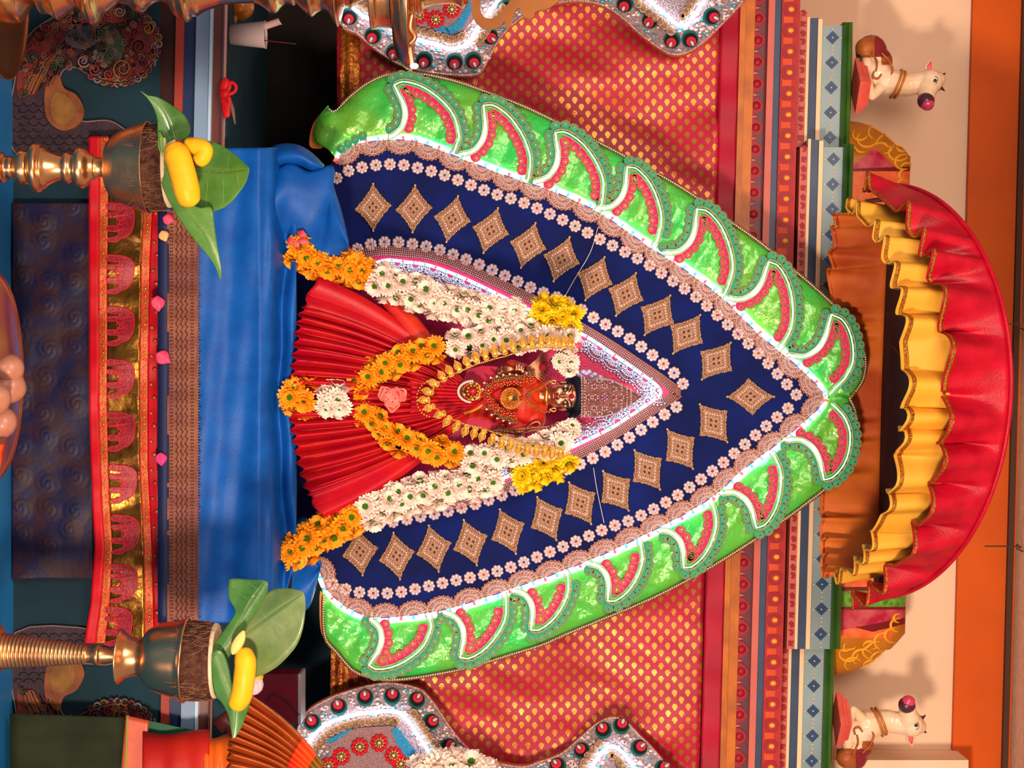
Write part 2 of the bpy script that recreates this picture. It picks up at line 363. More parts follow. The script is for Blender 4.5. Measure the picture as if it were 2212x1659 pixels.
def makara(mir):
    g = (lambda q: [(u, 1696-v) for u, v in q]) if mir else (lambda q: q)
    h = (lambda v: 1696-v) if mir else (lambda v: v); Y = YB-.004
    root = b = MB()
    band = smooth([(36, 150), (60, 80), (110, 40), (170, 12), (250, 4), (310, 30), (342, 80), (332, 130), (305, 165), (262, 180), (222, 176), (190, 160), (165, 146), (142, 148), (130, 165), (136, 190), (165, 210), (182, 240), (178, 262), (240, 262), (285, 300), (250, 330), (33, 330)], 5, True)
    b.plate(g(band), Y, YB+.006, 5); e = [P(u, v, Y-.001) for u, v in g(band)]; b.tube(e, .0016, 6, 4, closed=True)
    b.plate(g(smooth([(37, 200), (42, 130), (80, 70), (130, 45), (180, 52), (150, 80), (115, 105), (90, 140), (62, 190), (48, 210)], 5, True)), Y-.004, Y+.002, 0)
    b.plate(g(smooth([(52, 190), (70, 150), (110, 118), (150, 105), (160, 118), (120, 140), (92, 170), (70, 205)], 5, True)), Y-.007, Y, 1)
    b.plate(g(smooth([(125, 160), (100, 185), (96, 225), (105, 262), (135, 282), (168, 270), (182, 240), (165, 205), (138, 190)], 5, True)), Y-.007, Y, 1)
    b.plate(g(smooth([(118, 200), (108, 230), (118, 262), (140, 270), (160, 250), (160, 225), (142, 205)], 5, True)), Y-.009, Y, 7)
    b.plate(g(smooth([(200, 82), (215, 62), (245, 58), (268, 90), (262, 125), (238, 138), (212, 130), (200, 112), (225, 112), (232, 95)], 5, True)), Y-.008, Y, 2)
    b.plate(g(smooth([(140, 85), (150, 62), (180, 55), (205, 62), (212, 80), (200, 100), (175, 106), (150, 98)], 5, True)), Y-.008, Y, 3)
    b.plate(g(smooth([(262, 70), (290, 48), (325, 60), (338, 90), (318, 120), (330, 130), (300, 160), (268, 172), (230, 165), (240, 145), (268, 130), (275, 95)], 5, True)), Y-.004, Y+.002, 0)
    b.plate(g(smooth([(150, 50), (200, 22), (250, 16), (285, 36), (250, 50), (220, 45), (180, 50)], 5, True)), Y-.004, Y+.002, 0)
    for u, v, r, m in ((265, 148, 22, 7), (320, 62, 15, 7), (300, 100, 18, 0), (235, 160, 12, 0), (205, 150, 14, 0), (180, 132, 14, 4), (162, 72, 10, 3), (178, 88, 9, 3), (195, 72, 10, 3), (184, 66, 7, 3), (258, 25, 12, 4), (278, 32, 11, 2), (232, 30, 10, 0),
                       (72, 122, 12, 2), (130, 130, 12, 2), (115, 145, 9, 2), (238, 118, 12, 2), (218, 72, 9, 2), (312, 135, 10, 0), (288, 160, 9, 0), (292, 70, 11, 0), (225, 100, 8, 2), (100, 60, 9, 0), (84, 78, 8, 0), (64, 98, 8, 0), (50, 200, 10, 2), (334, 100, 8, 4), (150, 40, 8, 1), (190, 30, 9, 1)):
        spiral(b, u, h(v), r, Y-.009, m, 1.5 if r < 12 else 2.2, random.random()*6, -1 if mir else 1)
        spiral(b, u, h(v), r*.82, Y-.009, 6, .8, random.random()*6, -1 if mir else 1)
    for i in range(9):
        q = smooth([(40+i*9, 215-i*4), (70+i*10, 150-i*5), (110+i*9, 112-i*6)], 4); b.tube([P(u, h(v), Y-.007) for u, v in q], .0012, 5, 6 if i % 2 else 0)
    for r_ in range(8):
        for c in range(11):
            u = 40+c*22+(r_ % 2)*11; v = 222+r_*14
            if v > 325 or (u > 95 and v < 285) or (u > 200 and v < 275) or u > 270: continue
            b.tube([P(u+10*cos(a), h(v+8*sin(a)), Y-.001) for a in (0, .6, 1.2, 1.9, 2.5, 3.1)], .0009, 5, 6)
    random.seed(5); W = [(36, 150), (60, 80), (110, 40), (170, 12), (250, 4), (310, 30), (342, 80), (332, 130), (305, 165), (262, 180), (222, 176), (190, 160), (165, 146), (142, 148), (60, 200)]
    for _ in range(260):
        u, v = random.uniform(40, 335), random.uniform(8, 178); c = False; j = len(W)-1
        for i in range(len(W)):
            if (W[i][1] > v) != (W[j][1] > v) and u < (W[j][0]-W[i][0])*(v-W[i][1])/(W[j][1]-W[i][1])+W[i][0]: c = not c
            j = i
        if c and min(hyp(u-q[0], v-q[1]) for q in W) > 5: spiral(b, u, h(v), random.uniform(4, 9), Y-.0085, random.choice((6, 6, 0, 1, 7, 4, 3)), 1.2, random.random()*6, random.choice((1, -1)))
    for i, (p, tt) in enumerate(resample(smooth(W[5:12], 5), 15)): b.tube([P(p[0]+7*cos(a*.7+i), h(p[1]+7*sin(a*.7+i)), Y-.006) for a in range(9)], .0022, 6, (0, 7, 4)[i % 3])
    b.tube([P(u, v, Y-.008) for u, v in g(smooth([(330, 130), (306, 162), (264, 178), (222, 173), (190, 158), (165, 144)], 5))], .0011, 5, 6)
    return b
makara(False).build('makara_relief', CR, alt); makara(True).build('makara_relief', CR, alt)

# dark curtain with red brocade behind everything
def wavy(u, v): return .010*sin(u*.011+v*.017)+.007*sin(u*.02-v*.009+1)+.006*sin(v*.035+u*.004)+.003*sin(v*.07-u*.03)
YQ = .10
cur = thing('brocade_curtain', 'wide red brocade curtain with rows of gold leaf motifs behind the shrine', 'curtain', P(720, 830, YQ))
b = MB(); b.grid(lambda s, t: P(728+(1560-.03*(-800+3300*t)-728)*s, -800+3300*t, YQ+wavy(728+830*s, -800+3300*t)), 70, 260); b.build('brocade_panel', REDBRO, cur, solid=.002)
b = MB(); b.grid(lambda s, t: P((1558-.027*(-800+3300*t))+44*s, -800+3300*t, YQ-.006+.004*sin(t*156)), 6, 260)
b.build('top_border', mat('crimson_satin', (178, 6, 46), .5, 0, (150, 6, 40), 6), cur, solid=.002)
b = MB(); b.grid(lambda s, t: P(737-.016*(-800+3300*t)+42*s, -800+3300*t, YQ-.012+.006*sin(t*104)+.004*sin(s*9)), 6, 260)
b.build('gold_border', mat('gold_zari', (190, 118, 36), .35, .6, (140, 52, 24), 40, (120, .8, .004)), cur, solid=.002)
# ---------------------------------------------------------------- the leaf-shaped shrine backdrop
YA = -.08
LEDL = smooth([(728, 345), (745, 320), (785, 306), (830, 300), (875, 300), (915, 308), (960, 325), (1030, 352), (1100, 379), (1180, 405), (1250, 434), (1310, 466), (1400, 528), (1480, 580), (1560, 640), (1600, 680), (1650, 728), (1700, 768), (1750, 813), (1775, 842), (1783, 864)], 5)
LEDR_ = smooth([(1783, 864), (1770, 884), (1740, 912), (1700, 946), (1640, 992), (1600, 1022), (1560, 1060), (1500, 1102), (1400, 1155), (1300, 1202), (1200, 1242), (1130, 1266), (1060, 1290), (960, 1320), (870, 1334), (800, 1335), (745, 1312), (705, 1275), (688, 1232)], 5)
OUTL = smooth([(700, 312), (677, 306), (683, 262), (707, 229), (712, 236), (724, 240), (752, 212), (790, 182), (830, 163), (870, 157), (920, 161), (990, 177), (1060, 202), (1130, 229), (1200, 262), (1290, 306), (1390, 359), (1480, 410), (1560, 466), (1640, 522), (1720, 587), (1790, 648), (1840, 702), (1862, 742), (1870, 785), (1862, 825), (1836, 861)], 4)
OUTR = smooth([(1836, 861), (1848, 890), (1853, 925), (1850, 965), (1836, 1006), (1795, 1046), (1740, 1089), (1660, 1146), (1560, 1210), (1480, 1256), (1400, 1296), (1300, 1338), (1220, 1371), (1170, 1393), (1100, 1415), (1015, 1441), (950, 1455), (880, 1466), (830, 1468), (790, 1460), (760, 1446), (728, 1410), (702, 1376), (698, 1310), (700, 1285)], 4)
sh = thing('shrine_backdrop', 'leaf-shaped royal blue backdrop with glowing green border and gold diamond patches', 'backdrop', P(700, 830, YA+.03))
b = MB(); b.plate(LEDL[:-1]+LEDR_+[(620, 1200), (620, 420)], YA, YA+.03); b.build('velvet_panel', BLUEV, sh)
def ringplate(b, outer, inner, Y, Y1, m=0, bulge=.012):
    """strip between two outlines, puffed like stuffed satin"""
    k = 90; A = [p for p, _ in resample(inner, sum(math.dist(a, c) for a, c in zip(inner, inner[1:]))/k*.9999)][:k]
    B = [p for p, _ in resample(outer, sum(math.dist(a, c) for a, c in zip(outer, outer[1:]))/k*.9999)][:k]
    def f(s, t):
        x = min(s*(k-1), k-1.001); i = int(x); e = x-i
        a = [A[i][d]+(A[i+1][d]-A[i][d])*e for d in (0, 1)]; c = [B[i][d]+(B[i+1][d]-B[i][d])*e for d in (0, 1)]
        u, v = a[0]+(c[0]-a[0])*t, a[1]+(c[1]-a[1])*t
        return P(u, v, Y-bulge*(4*t*(1-t))**.4-.0022*(sin(u*.11+v*.07)+sin(u*.05-v*.13))*4*t*(1-t))
    b.grid(f, 200, 12, m)
    q = list(inner)+list(reversed(outer)); b.plate(q, Y1-.008, Y1, m)
for OO, LL, nm in ((OUTL, LEDL, 'green_border'), (OUTR, LEDR_, 'green_border')):
    b = MB(); ringplate(b, OO, LL, YA+.012, YA+.026, bulge=.021); b.build(nm, GREEN, sh)
    b = MB()
    for (u, v), _ in resample(OO[16 if OO is OUTL else 0:-2 if OO is OUTL else -1], 5.2):
        b.sph(P(u, v, YA-.008), .0021, 0, 6)
    b.tube([P(u, v, YA-.002) for u, v in (OO[22:] if OO is OUTL else OO)], .0045, 6, 1)
    b.build('pearl_edging', [PEARL, GLITTER], sh)
    b = MB(); b.plate([(u, v) for u, v in OO]+[(u-8, v+(-9 if OO is OUTR else 9)) for u, v in reversed(OO)], YA+.020, YA+.03)
    b.build('orange_lining', mat('orange_lining', (206, 110, 36), .45, 0, (180, 80, 24), 20), sh)
# main light strips with coloured bulbs
def ledstrip(path, Y, r, nm='led_strip', m=LED, bulbs=0, parent=sh):
    b = MB(); b.tube([P(u, v, Y) for u, v in path], r, 6)
    if bulbs:
        for i, ((u, v), _) in enumerate(resample(path, bulbs)): b.sph(P(u, v, Y-r*.5), r*1.1, 1+i % 3, 6)
    return b.build(nm, [m, LEDR, LEDB, LEDG], parent)
def outw(path, d):
    o = []
    for (p, t) in resample(path, 6):
        n = (-t[1], t[0]); n = n if n[0]*(p[0]-1150)+n[1]*(p[1]-850) > 0 else (t[1], -t[0]); o.append((p[0]+n[0]*d, p[1]+n[1]*d))
    return o
ledstrip(outw(LEDL, 2.5), YA-.0005, .0042, bulbs=27); ledstrip(outw(LEDR_, 2.5), YA-.0005, .0042, bulbs=27)

# hook motifs: light curve, teal scales outside it, pink scales inside it
TM = MB(); TM.disc((0, -.0, 0), 1, .12, 16, 0); TM.tube([(cos(a*pi/10), -.02, sin(a*pi/10)) for a in range(20)], .06, 5, 1, closed=True)
TM.disc((.0, -.06, .32), .5, .06, 14, 2); TM.tube([(.5*cos(a*pi/8), -.08, .32+.5*sin(a*pi/8)) for a in range(16)], .06, 4, 1, closed=True); TM.sph((.0, -.12, .36), .26, 3, 8)
SLEEVE_T = mat('teal_inner', (30, 170, 134), .6, 0); SLEEVE_P = mat('rose_inner', (200, 70, 100), .6)
teal_me = TM.mesh('teal_sequin', [TEAL, RIMG, SLEEVE_T, GOLD], False)[0]; pink_me = TM.mesh('pink_sequin', [PINK, RIMG, SLEEVE_P, GOLD], False)[0]
teal, pink = [], []; hooks = []
def hook(O, T, N_, sc_=1., crown=None):
    loc = lambda s, n: (O[0]+(T[0]*s+N_[0]*n)*sc_, O[1]+(T[1]*s+N_[1]*n)*sc_)
    b1 = [loc(*q) for q in smooth([(-50, 112), (-42, 95), (-33, 77), (-28, 57), (-29, 40), (-38, 19), (-60, 4)], 5)]
    b2 = crown or [loc(*q) for q in smooth([(-50, 112), (-34, 119), (-12, 116), (13, 106), (38, 89), (60, 68), (75, 46), (83, 20), (86, 2)], 5)]
    LP = LEDL if O[1] < 860 else LEDR_
    if not crown: b2.append(near(LP, b2[-1])[1])
    b1.append(near(LP, b1[-1])[1]); hooks.append((b1, b2, loc, sc_))
    sd = lambda p, t, d: (p[0]+N2(t)[0]*d, p[1]+N2(t)[1]*d)
    sg = 1 if T[0]*N_[1]-T[1]*N_[0] > 0 else -1
    N2 = lambda t: (-t[1]*sg, t[0]*sg)
    r = 11
    def along(path, d, arr, step, a=0, z=0):
        q = [sd(p, t, d) for p, t in resample(path, 4)]
        for (p, t) in resample(q, step, 4)[a:(-z or None)]:
            n = N2(t); k = 1 if d < 0 else -1; dd, qq, tt = near(LP, p); no = (-tt[1], tt[0]); no = no if no[0]*(qq[0]-1150)+no[1]*(qq[1]-850) > 0 else (tt[1], -tt[0])
            if (p[0]-qq[0])*no[0]+(p[1]-qq[1])*no[1] < 8: continue
            arr.append((p, (n[0]*(-k if arr is teal else -k), n[1]*(-k if arr is teal else -k)), r))
    along(b1, -13, teal, 19.5); along(b2, 14, teal, 19.5, 0, 1)
    along(b1, 14, pink, 20, 1, 0); along(b2, -16, pink, 20, 1, 1)
def near(path, p):
    best = None
    for (q, t) in resample(path, 3):
        d = math.dist(p, q)
        if best is None or d < best[0]: best = (d, q, t)
    return best
crownL = smooth([(1797, 680), (1818, 690), (1833, 712), (1842, 745), (1842, 782), (1826, 815), (1804, 838), (1792, 852)], 5)
crownR = smooth([(1782, 1036), (1800, 1030), (1822, 1005), (1834, 972), (1836, 935), (1826, 905), (1810, 885), (1796, 872)], 5)
for i, tip in enumerate([(852, 184), (1045, 228), (1200, 287), (1355, 361), (1506, 452), (1661, 566), (1796, 680)]):
    d, q, t = near(LEDL, tip); n = ((tip[0]-q[0])/d, (tip[1]-q[1])/d); k = d/112
    O = (q[0]+t[0]*50*k, q[1]+t[1]*50*k); hook(O, t, n, k, crownL if i == 6 else None)
for i, tip in enumerate([(797, 1437), (994, 1420), (1147, 1360), (1313, 1298), (1477, 1226), (1634, 1140), (1780, 1036)]):
    d, q, t = near(LEDR_, tip); t = (-t[0], -t[1]); n = ((tip[0]-q[0])/d, (tip[1]-q[1])/d); k = d/112
    O = (q[0]+t[0]*50*k, q[1]+t[1]*50*k); hook(O, t, n, k, crownR if i == 6 else None)
# scales also follow the foot of the border
for (u, v), t in resample([(737, 322), (760, 305), (785, 294)], 18): teal.append(((u, v), (-.3, -.9), 9))
YS = YA-.0135
def sprinkle(arr, me, mats, nm):
    arr.sort(key=lambda q: q[0][0])
    big = arr[:100]; rest = arr[100:]
    for (p, n, r) in big: put(nm, me, sh, P(p[0], p[1], YS), rotY(n[1], n[0]), r*.001)
    b = MB(); src = [Vector(v.co) for v in me.vertices]; fs = [(tuple(f.vertices), f.material_index) for f in me.polygons]
    for (p, n, r) in rest:
        R = Matrix.Rotation(at2(n[1], n[0]), 3, 'Y'); c = P(p[0], p[1], YS); o = len(b.v)
        b.v += [c+(R @ (v*r*.001)) for v in src]
        for f, m in fs: b.f.append([o+x for x in f]); b.m.append(m); b.s.append(False)
    if rest: b.build(nm+'s', mats, sh)['kind'] = 'stuff'
sprinkle(teal, teal_me, [TEAL, RIMG, SLEEVE_T, GOLD], 'teal_sequin'); sprinkle(pink, pink_me, [PINK, RIMG, SLEEVE_P, GOLD], 'pink_sequin')
for (b1, b2, loc, k) in hooks:
    c = list(reversed(b1))+b2[1:]
    b = MB(); n1 = len(b1); n = len(c)
    rr = [.0045*max(.25, 1-abs(i-n1*.45)/(n1*.75)) if i < n1 else .0011+.0007*(i-n1)/(n-n1) for i in range(n)]
    b.tube([P(u, v, YA-.019) for u, v in c], rr, 6); b.build('led_hook', LED2, sh)
    b = MB()
    for off in (6, -6):
        q = []
        for p, t in resample(c, 6): q.append(P(p[0]-t[1]*off, p[1]+t[0]*off, YA-.0155))
        b.tube(q, .0016, 5)
    b.build('gold_braid', mat('clear_bead_braid', (176, 150, 100), .3, .3, bump=(500, .8)), sh)

# flower beads
FL = MB()
for i in range(8):
    a = i*pi/4; FL.sph((.66*cos(a), -.12, .66*sin(a)), .32, 0, 8, sy=.6)
    FL.sph((.34*cos(a), -.14, .34*sin(a)), .2, 0, 6, sy=.6)
FL.disc((0, 0, 0), .55, .1, 12, 0); FL.sph((0, -.24, 0), .17, 1, 8)
GEM = [mat('gem_'+n, c, .1, .3, coat=1.) for n, c in (('ruby', (214, 20, 60)), ('teal', (10, 110, 120)), ('blue', (40, 70, 190)), ('amber', (220, 96, 20)), ('violet', (150, 40, 140)))]
SATIN = mat('pearl_petal', (214, 182, 184), .25, .15, coat=.5)
fme = [FL.mesh('flower_bead', [SATIN, g], False)[0] for g in GEM]
CH1 = smooth([(727, 385), (750, 370), (785, 361), (820, 356), (850, 355), (880, 358), (940, 372), (1000, 393), (1060, 416), (1120, 434), (1176, 457), (1234, 484), (1290, 514), (1348, 543), (1403, 573), (1455, 608), (1506, 643), (1554, 685), (1600, 727), (1646, 771), (1687, 816), (1725, 858)], 4)
CH2 = smooth([(1702, 882), (1653, 922), (1605, 963), (1555, 1005), (1500, 1045), (1450, 1078), (1396, 1108), (1350, 1128), (1310, 1141), (1250, 1167), (1200, 1187), (1135, 1213), (1100, 1226), (1042, 1242), (981, 1254), (920, 1267), (857, 1280), (800, 1281), (764, 1277), (735, 1268), (708, 1256)], 4)
CH3 = smooth([(772, 538), (803, 527), (835, 523), (866, 524), (929, 534), (990, 554), (1048, 577), (1107, 603), (1167, 630), (1228, 652), (1282, 686), (1337, 717), (1390, 752), (1440, 792), (1468, 818), (1484, 846)], 4)
CH4 = smooth([(1461, 879), (1408, 913), (1355, 948), (1300, 980), (1240, 1008), (1170, 1034), (1100, 1064), (1036, 1086), (973, 1103), (912, 1115), (850, 1127), (780, 1136)], 4)
beads = [p for c in (CH1, CH2, CH3, CH4) for p, _ in resample(c, 30.3)]
vis = []; rest = []
for i, p in enumerate(beads): (vis if len(vis) < 100 else rest).append((i, p))
for i, p in vis: put('flower_bead', fme[i*7 % 5], sh, P(p[0], p[1], YA-.001), (0, random.random(), 0), .0142)
b = MB()
for i, p in rest:
    me = fme[i*7 % 5]; o = len(b.v); c = P(p[0], p[1], YA-.001); g = i*7 % 5
    R = Matrix.Rotation(random.random(), 3, 'Y'); b.v += [c+R @ (Vector(v.co)*.0142) for v in me.vertices]
    for f in me.polygons: b.f.append([o+x for x in f.vertices]); b.m.append(0 if f.material_index == 0 else 1+g); b.s.append(True)
b.build('flower_beads', [SATIN]+GEM, sh)['kind'] = 'stuff'

# gold diamond patches
def diamond_me():
    b = MB(); a, h = .041, .052
    cor = [(0, h), (a, .004), (0, -h), (-a, -.004)]; out = []
    for i in range(4):
        p, q = cor[i], cor[(i+1) % 4]
        for k in range(9):
            t = k/9; w_ = 1-.07*math.sin(pi*t); r = .0011*(k % 2); x, z = p[0]+(q[0]-p[0])*t, p[1]+(q[1]-p[1])*t; l = hyp(x, z); out.append((x*w_-x/l*r*2, z*w_-z/l*r*2))
    vs = [Vector((x, -.001, z)) for x, z in out]+[Vector((0, -.002, 0))]; k = len(out)
    vs += [Vector((x, .003, z)) for x, z in out]
    b.add(vs, [(i, (i+1) % k, k) for i in range(k)]+[(i, (i+1) % k, (i+1) % k+k+1, i+k+1) for i in range(k)], 0, False)
    for ring, r, m, cnt in ((.9, .0031, 1, 7), (.76, .0019, 0, 9), (.58, .0024, 2, 6), (.44, .0014, 0, 6)):
        for i in range(4):
            p, q = cor[i], cor[(i+1) % 4]
            for j in range(cnt):
                t = (j+.5*(m != 1))/cnt; f = ring*(1-.07*math.sin(pi*t)); b.sph(((p[0]+(q[0]-p[0])*t)*f, -.003, (p[1]+(q[1]-p[1])*t)*f), r, m, 6)
    for s_ in (1, -1): b.sph((0, -.003, s_*h*.97), .0036, 1, 8)
    for x, z in ((.007, 0), (-.007, 0), (0, .008), (0, -.008)): b.sph((x, -.0025, z), .0036, 3, 6, sy=.5, sx=.7)
    return b.mesh('diamond_patch', [mat('gold_lace', (198, 150, 120), .42, .35, (152, 106, 80), 420, (520, 1.)), mat('bead_gold', (226, 176, 124), .14, .8), PEARL, mat('dark_stone', (62, 34, 44), .2)], False)[0]
dme = diamond_me()
DM = [(806, 448), (894, 451), (977, 473), (1060, 498), (1141, 530), (1213, 560), (1285, 602), (1352, 636), (1420, 681), (1483, 722), (1547, 780), (1621, 857), (1541, 914), (1469, 970), (1398, 1015), (1330, 1060), (1253, 1087), (1181, 1120), (1097, 1148), (1016, 1172), (937, 1185), (857, 1201), (778, 1192)]
DA = [0, 3, 14, 18, 18, 20, 24, 25, 33, 35, 38, 90, -36, -33, -33, -33, -28, -24, -20, -16, -12, -8, -6]
for (u, v), a in zip(DM, DA):
    du, dv = sin(math.radians(a)), -cos(math.radians(a)); put('diamond_patch', dme, sh, P(u, v, YA-.001), rotY(dv, du), .98)

# scalloped lace fans inside the light strip
def fan_me():
    b = MB(); R = .036; n = 12; vs = [Vector((0, -.003, 0))]
    for i in range(n*2+1): a = pi*i/(n*2); r = R*(1 if i % 2 else .95); vs.append(Vector((r*cos(a), -.002, r*.82*sin(a))))
    k = len(vs); vs += [v+Vector((0, .004, 0)) for v in vs]
    b.add(vs, [(0, i, i+1) for i in range(1, k-1)]+[(i, i+1, i+1+k, i+k) for i in range(1, k-1)]+[(k-1, 0, k, 2*k-1), (0, 1, 1+k, k)], 0, False)
    for i in range(n+1):
        a = pi*i/n; b.tube([(R*.3*cos(a), -.004, R*.25*sin(a)), (R*.86*cos(a), -.004, R*.7*sin(a))], .0009, 4, 1); b.sph((R*1.0*cos(a), -.003, R*.82*sin(a)), .0028, 2, 6)
    for q in (.3, .55, .86): b.tube([(R*q*cos(pi*i/14), -.004, R*.82*q*sin(pi*i/14)) for i in range(15)], .0009, 4, 1)
    return b
fan = fan_me(); fanme = fan.mesh('lace_fan', [LACE, SATIN, mat('copper_bead', (210, 140, 110), .15, .7)], False)[0]
for path, sg in ((LEDL, 1), (LEDR_, 1)):
    for (p, t) in resample(path, 62, 30):
        n = (t[1], -t[0]) if False else (-t[1], t[0]); c = (p[0]+n[0]*4, p[1]+n[1]*4)
        if path is LEDL and p[0] < 740: continue
        cx = (1150-c[0], 850-c[1])
        if n[0]*cx[0]+n[1]*cx[1] < 0: n = (-n[0], -n[1]); c = (p[0]+n[0]*4, p[1]+n[1]*4)
        put('lace_fan', fanme, sh, P(c[0], c[1], YA-.0005), rotY(n[1], n[0]))

# the bright niche behind the statue: magenta cloth, rhinestone band, inner light, silver lace
RB = smooth([(700, 590), (740, 566), (775, 553), (800, 545), (835, 541), (880, 545), (920, 549), (970, 563), (1010, 580), (1100, 622), (1180, 662), (1270, 716), (1320, 746), (1380, 786), (1430, 820)], 4)+[(1468, 849)]+smooth([(1430, 873), (1380, 904), (1330, 936), (1280, 966), (1200, 1005), (1100, 1050), (1000, 1085), (900, 1105), (800, 1122), (720, 1128)], 4)
MAG = mat('magenta_sequin_cloth', (200, 12, 84), .3, .3, (150, 8, 64), 330, (380, .5, .0015))
b = MB(); b.plate(RB, YA-.002, YA+.003); b.build('niche_cloth', MAG, sh)
b = MB(); 
cl = resample(RB, 4.6)
for (p, t) in cl:
    for j in range(-2, 3): b.sph(P(p[0]-t[1]*j*4.2, p[1]+t[0]*j*4.2, YA-.0045), .0019, 0, 6)
def band(path, wd, Y, Y1, b, m):
    L = [(p[0]-t[1]*wd, p[1]+t[0]*wd) for p, t in resample(path, 9)]; R_ = [(p[0]+t[1]*wd, p[1]-t[0]*wd) for p, t in resample(path, 9)]
    for a, c, d, e in zip(L, L[1:], R_, R_[1:]): b.plate([a, c, e, d], Y, Y1, m)
band(RB, 11, YA-.0035, YA+.002, b, 1); b.build('rhinestone_band', [mat('rhinestone', (214, 150, 140), .12, .7), mat('band_cloth', (110, 62, 66), .5)], sh)
INL = [(p[0], p[1]) for p in smooth([(800, 572), (835, 562), (880, 566), (930, 574), (1000, 600), (1060, 628), (1150, 672), (1262, 724), (1320, 762), (1380, 803), (1418, 832), (1427, 849), (1415, 862), (1380, 886), (1320, 925), (1255, 957), (1180, 992), (1100, 1028), (1000, 1062), (900, 1085), (820, 1102)], 5)]
ledstrip(INL, YA-.02, .0032, m=mat('led_inner', (255, 255, 255), .5, emit=((214, 236, 255), 10.)), bulbs=24)
b = MB(); cry = mat('crystal_lace', (196, 200, 226), .12, .5, coat=.6)
for (p, t) in resample(INL, 40, 20):
    n = (-t[1], t[0]); cx = (1150-p[0], 850-p[1])
    if n[0]*cx[0]+n[1]*cx[1] < 0: n = (-n[0], -n[1])
    def at(a, r): return P(p[0]+(t[0]*cos(a)+n[0]*sin(a))*r+n[0]*4, p[1]+(t[1]*cos(a)+n[1]*sin(a))*r+n[1]*4, YA-.007)
    for i in range(13):
        a = pi*i/12; b.tube([at(a, 8), at(a, 26)], .0011, 4); b.sph(at(a, 31), .0028, 0, 6)
    for r in (8, 18, 26): b.tube([at(pi*i/12, r) for i in range(13)], .0011, 4)
b.build('crystal_lace', cry, sh)
b = MB(); b.tube([P(u, v, YA-.02) for u, v in smooth([(1292, 490), (1275, 545), (1240, 605), (1215, 650)], 5)], .0007, 5)
b.tube([P(u, v, YA-.02) for u, v in smooth([(1282, 1010), (1290, 1060), (1305, 1130)], 5)], .0007, 5); b.build('white_thread', mat('thread', (220, 210, 210), .6), sh)
# ---------------------------------------------------------------- cloths draped over the altar
def front_cloth(name, mats, uL, uR, v0, v1, Y, label, cat, fy=None, nu=30, nv=120, m=None, th=.0015, edge=None):
    b = MB()
    def f(s, t):
        v = v0+(v1-v0)*t; a, c = uL(v), uR(v)
        if edge: c += edge(v)*(1 if s > .999 else 0)
        u = a+(c-a)*s; return P(u, v, Y-(fy(u, v) if fy else 0))
    b.grid(f, nu, nv)
    return b
def C(k): return lambda v: k
navy = mat('navy_rose_cloth', (24, 22, 58), .5, 0, (46, 26, 38), 24, (90, .25, .003), lo=.42, hi=.6)
def rosef(u, v):
    h = 0
    for i in range(34):
        a, c = ROS[i]; d = hyp(u-a, v-c)
        if d < 34: h += .0030*(cos(d/34*pi)+1)*.5+.0008*sin(d*.5+2*at2(u-a, v-c))*(1-d/34)
    return h+.002*sin((u*.7+v*.5)*.05)
random.seed(3); ROS = [(40+(i % 3)*58+random.uniform(-10, 10), 455+(i//3)*70+random.uniform(-12, 12)+(i % 2)*20) for i in range(34)]
b = front_cloth('c', 0, C(26), C(200), 438, 1250, YB-.016, 0, 0, rosef, 60, 260)
o = b.build('navy_rose_cloth', navy); md = o.modifiers.new('thickness', 'SOLIDIFY'); md.thickness = .0015
tag(o, 'dark navy cloth embossed with roses hanging over the altar front', 'cloth')
# two silver-threaded glints run diagonally across it
eb = thing('elephant_border_cloth', 'red and gold foil cloth strip woven with a row of elephants', 'cloth', P(270, 850, YB-.03))
lo_ = lambda v: ramp1(v, [(290, 192), (600, 192), (900, 193), (1100, 200), (1180, 205), (1300, 196), (1400, 180)])
hi_ = lambda v: ramp1(v, [(290, 356), (460, 352), (560, 346), (800, 341), (1000, 340), (1100, 345), (1250, 352), (1400, 358)])
FOIL = mat('gold_foil', (132, 90, 30), .3, .9, (90, 56, 22), 10, (14, .9, .01)); BRED = mat('bright_red_satin', (196, 6, 30), .5, 0, (176, 6, 26), 20); RGOLD = mat('red_gold_weave', (200, 36, 26), .4, .3, (170, 96, 30), 160, (300, .5)); RW = mat('elephant_red', (156, 12, 36), .42, .1, (120, 10, 30), 120, (260, .6))
def fold(u, v): return .004*sin(v*.028+u*.02)+.003*sin(v*.013-u*.03)+.0015*sin(v*.09)
def ebp(a0, a1, nm, m, y=0, nu=8, discs=0, row=0, dr=.0014):
    b = MB()
    for i in range(70 if row else 0): v = 300+i*15.4; u = lo_(v)+(hi_(v)-lo_(v))*row; b.sph(P(u, v, YB-.033-fold(u, v)), dr, 1, 6)
    for i in range(discs): v = 304+i*30.8+(i % 2)*3; u = lo_(v)+(hi_(v)-lo_(v))*(.9 if i % 2 else .95); b.sph(P(u, v, YB-.0335-fold(u, v)), .004, 1, 7, sy=.25)
    b.grid(lambda s, t: (lambda v: P(lo_(v)+(hi_(v)-lo_(v))*(a0+(a1-a0)*s), v, YB-.03-y-fold(lo_(v)+150*(a0+(a1-a0)*s), v)))(295+1095*t), nu, 200); return b.build(nm, m, eb, solid=.002)
ebp(0, .14, 'red_hem', BRED, .003, 4); ebp(.13, .26, 'gold_edge_band', [RGOLD, GOLD], .0005, 4, row=.205, dr=.0012); ebp(.25, .74, 'foil_ground', FOIL, 0, 14); ebp(.73, .86, 'dotted_band', [RGOLD, GOLD], .0008, 5, row=.80); ebp(.85, 1., 'upper_hem', [BRED, RGOLD], .0012, 4, 35)
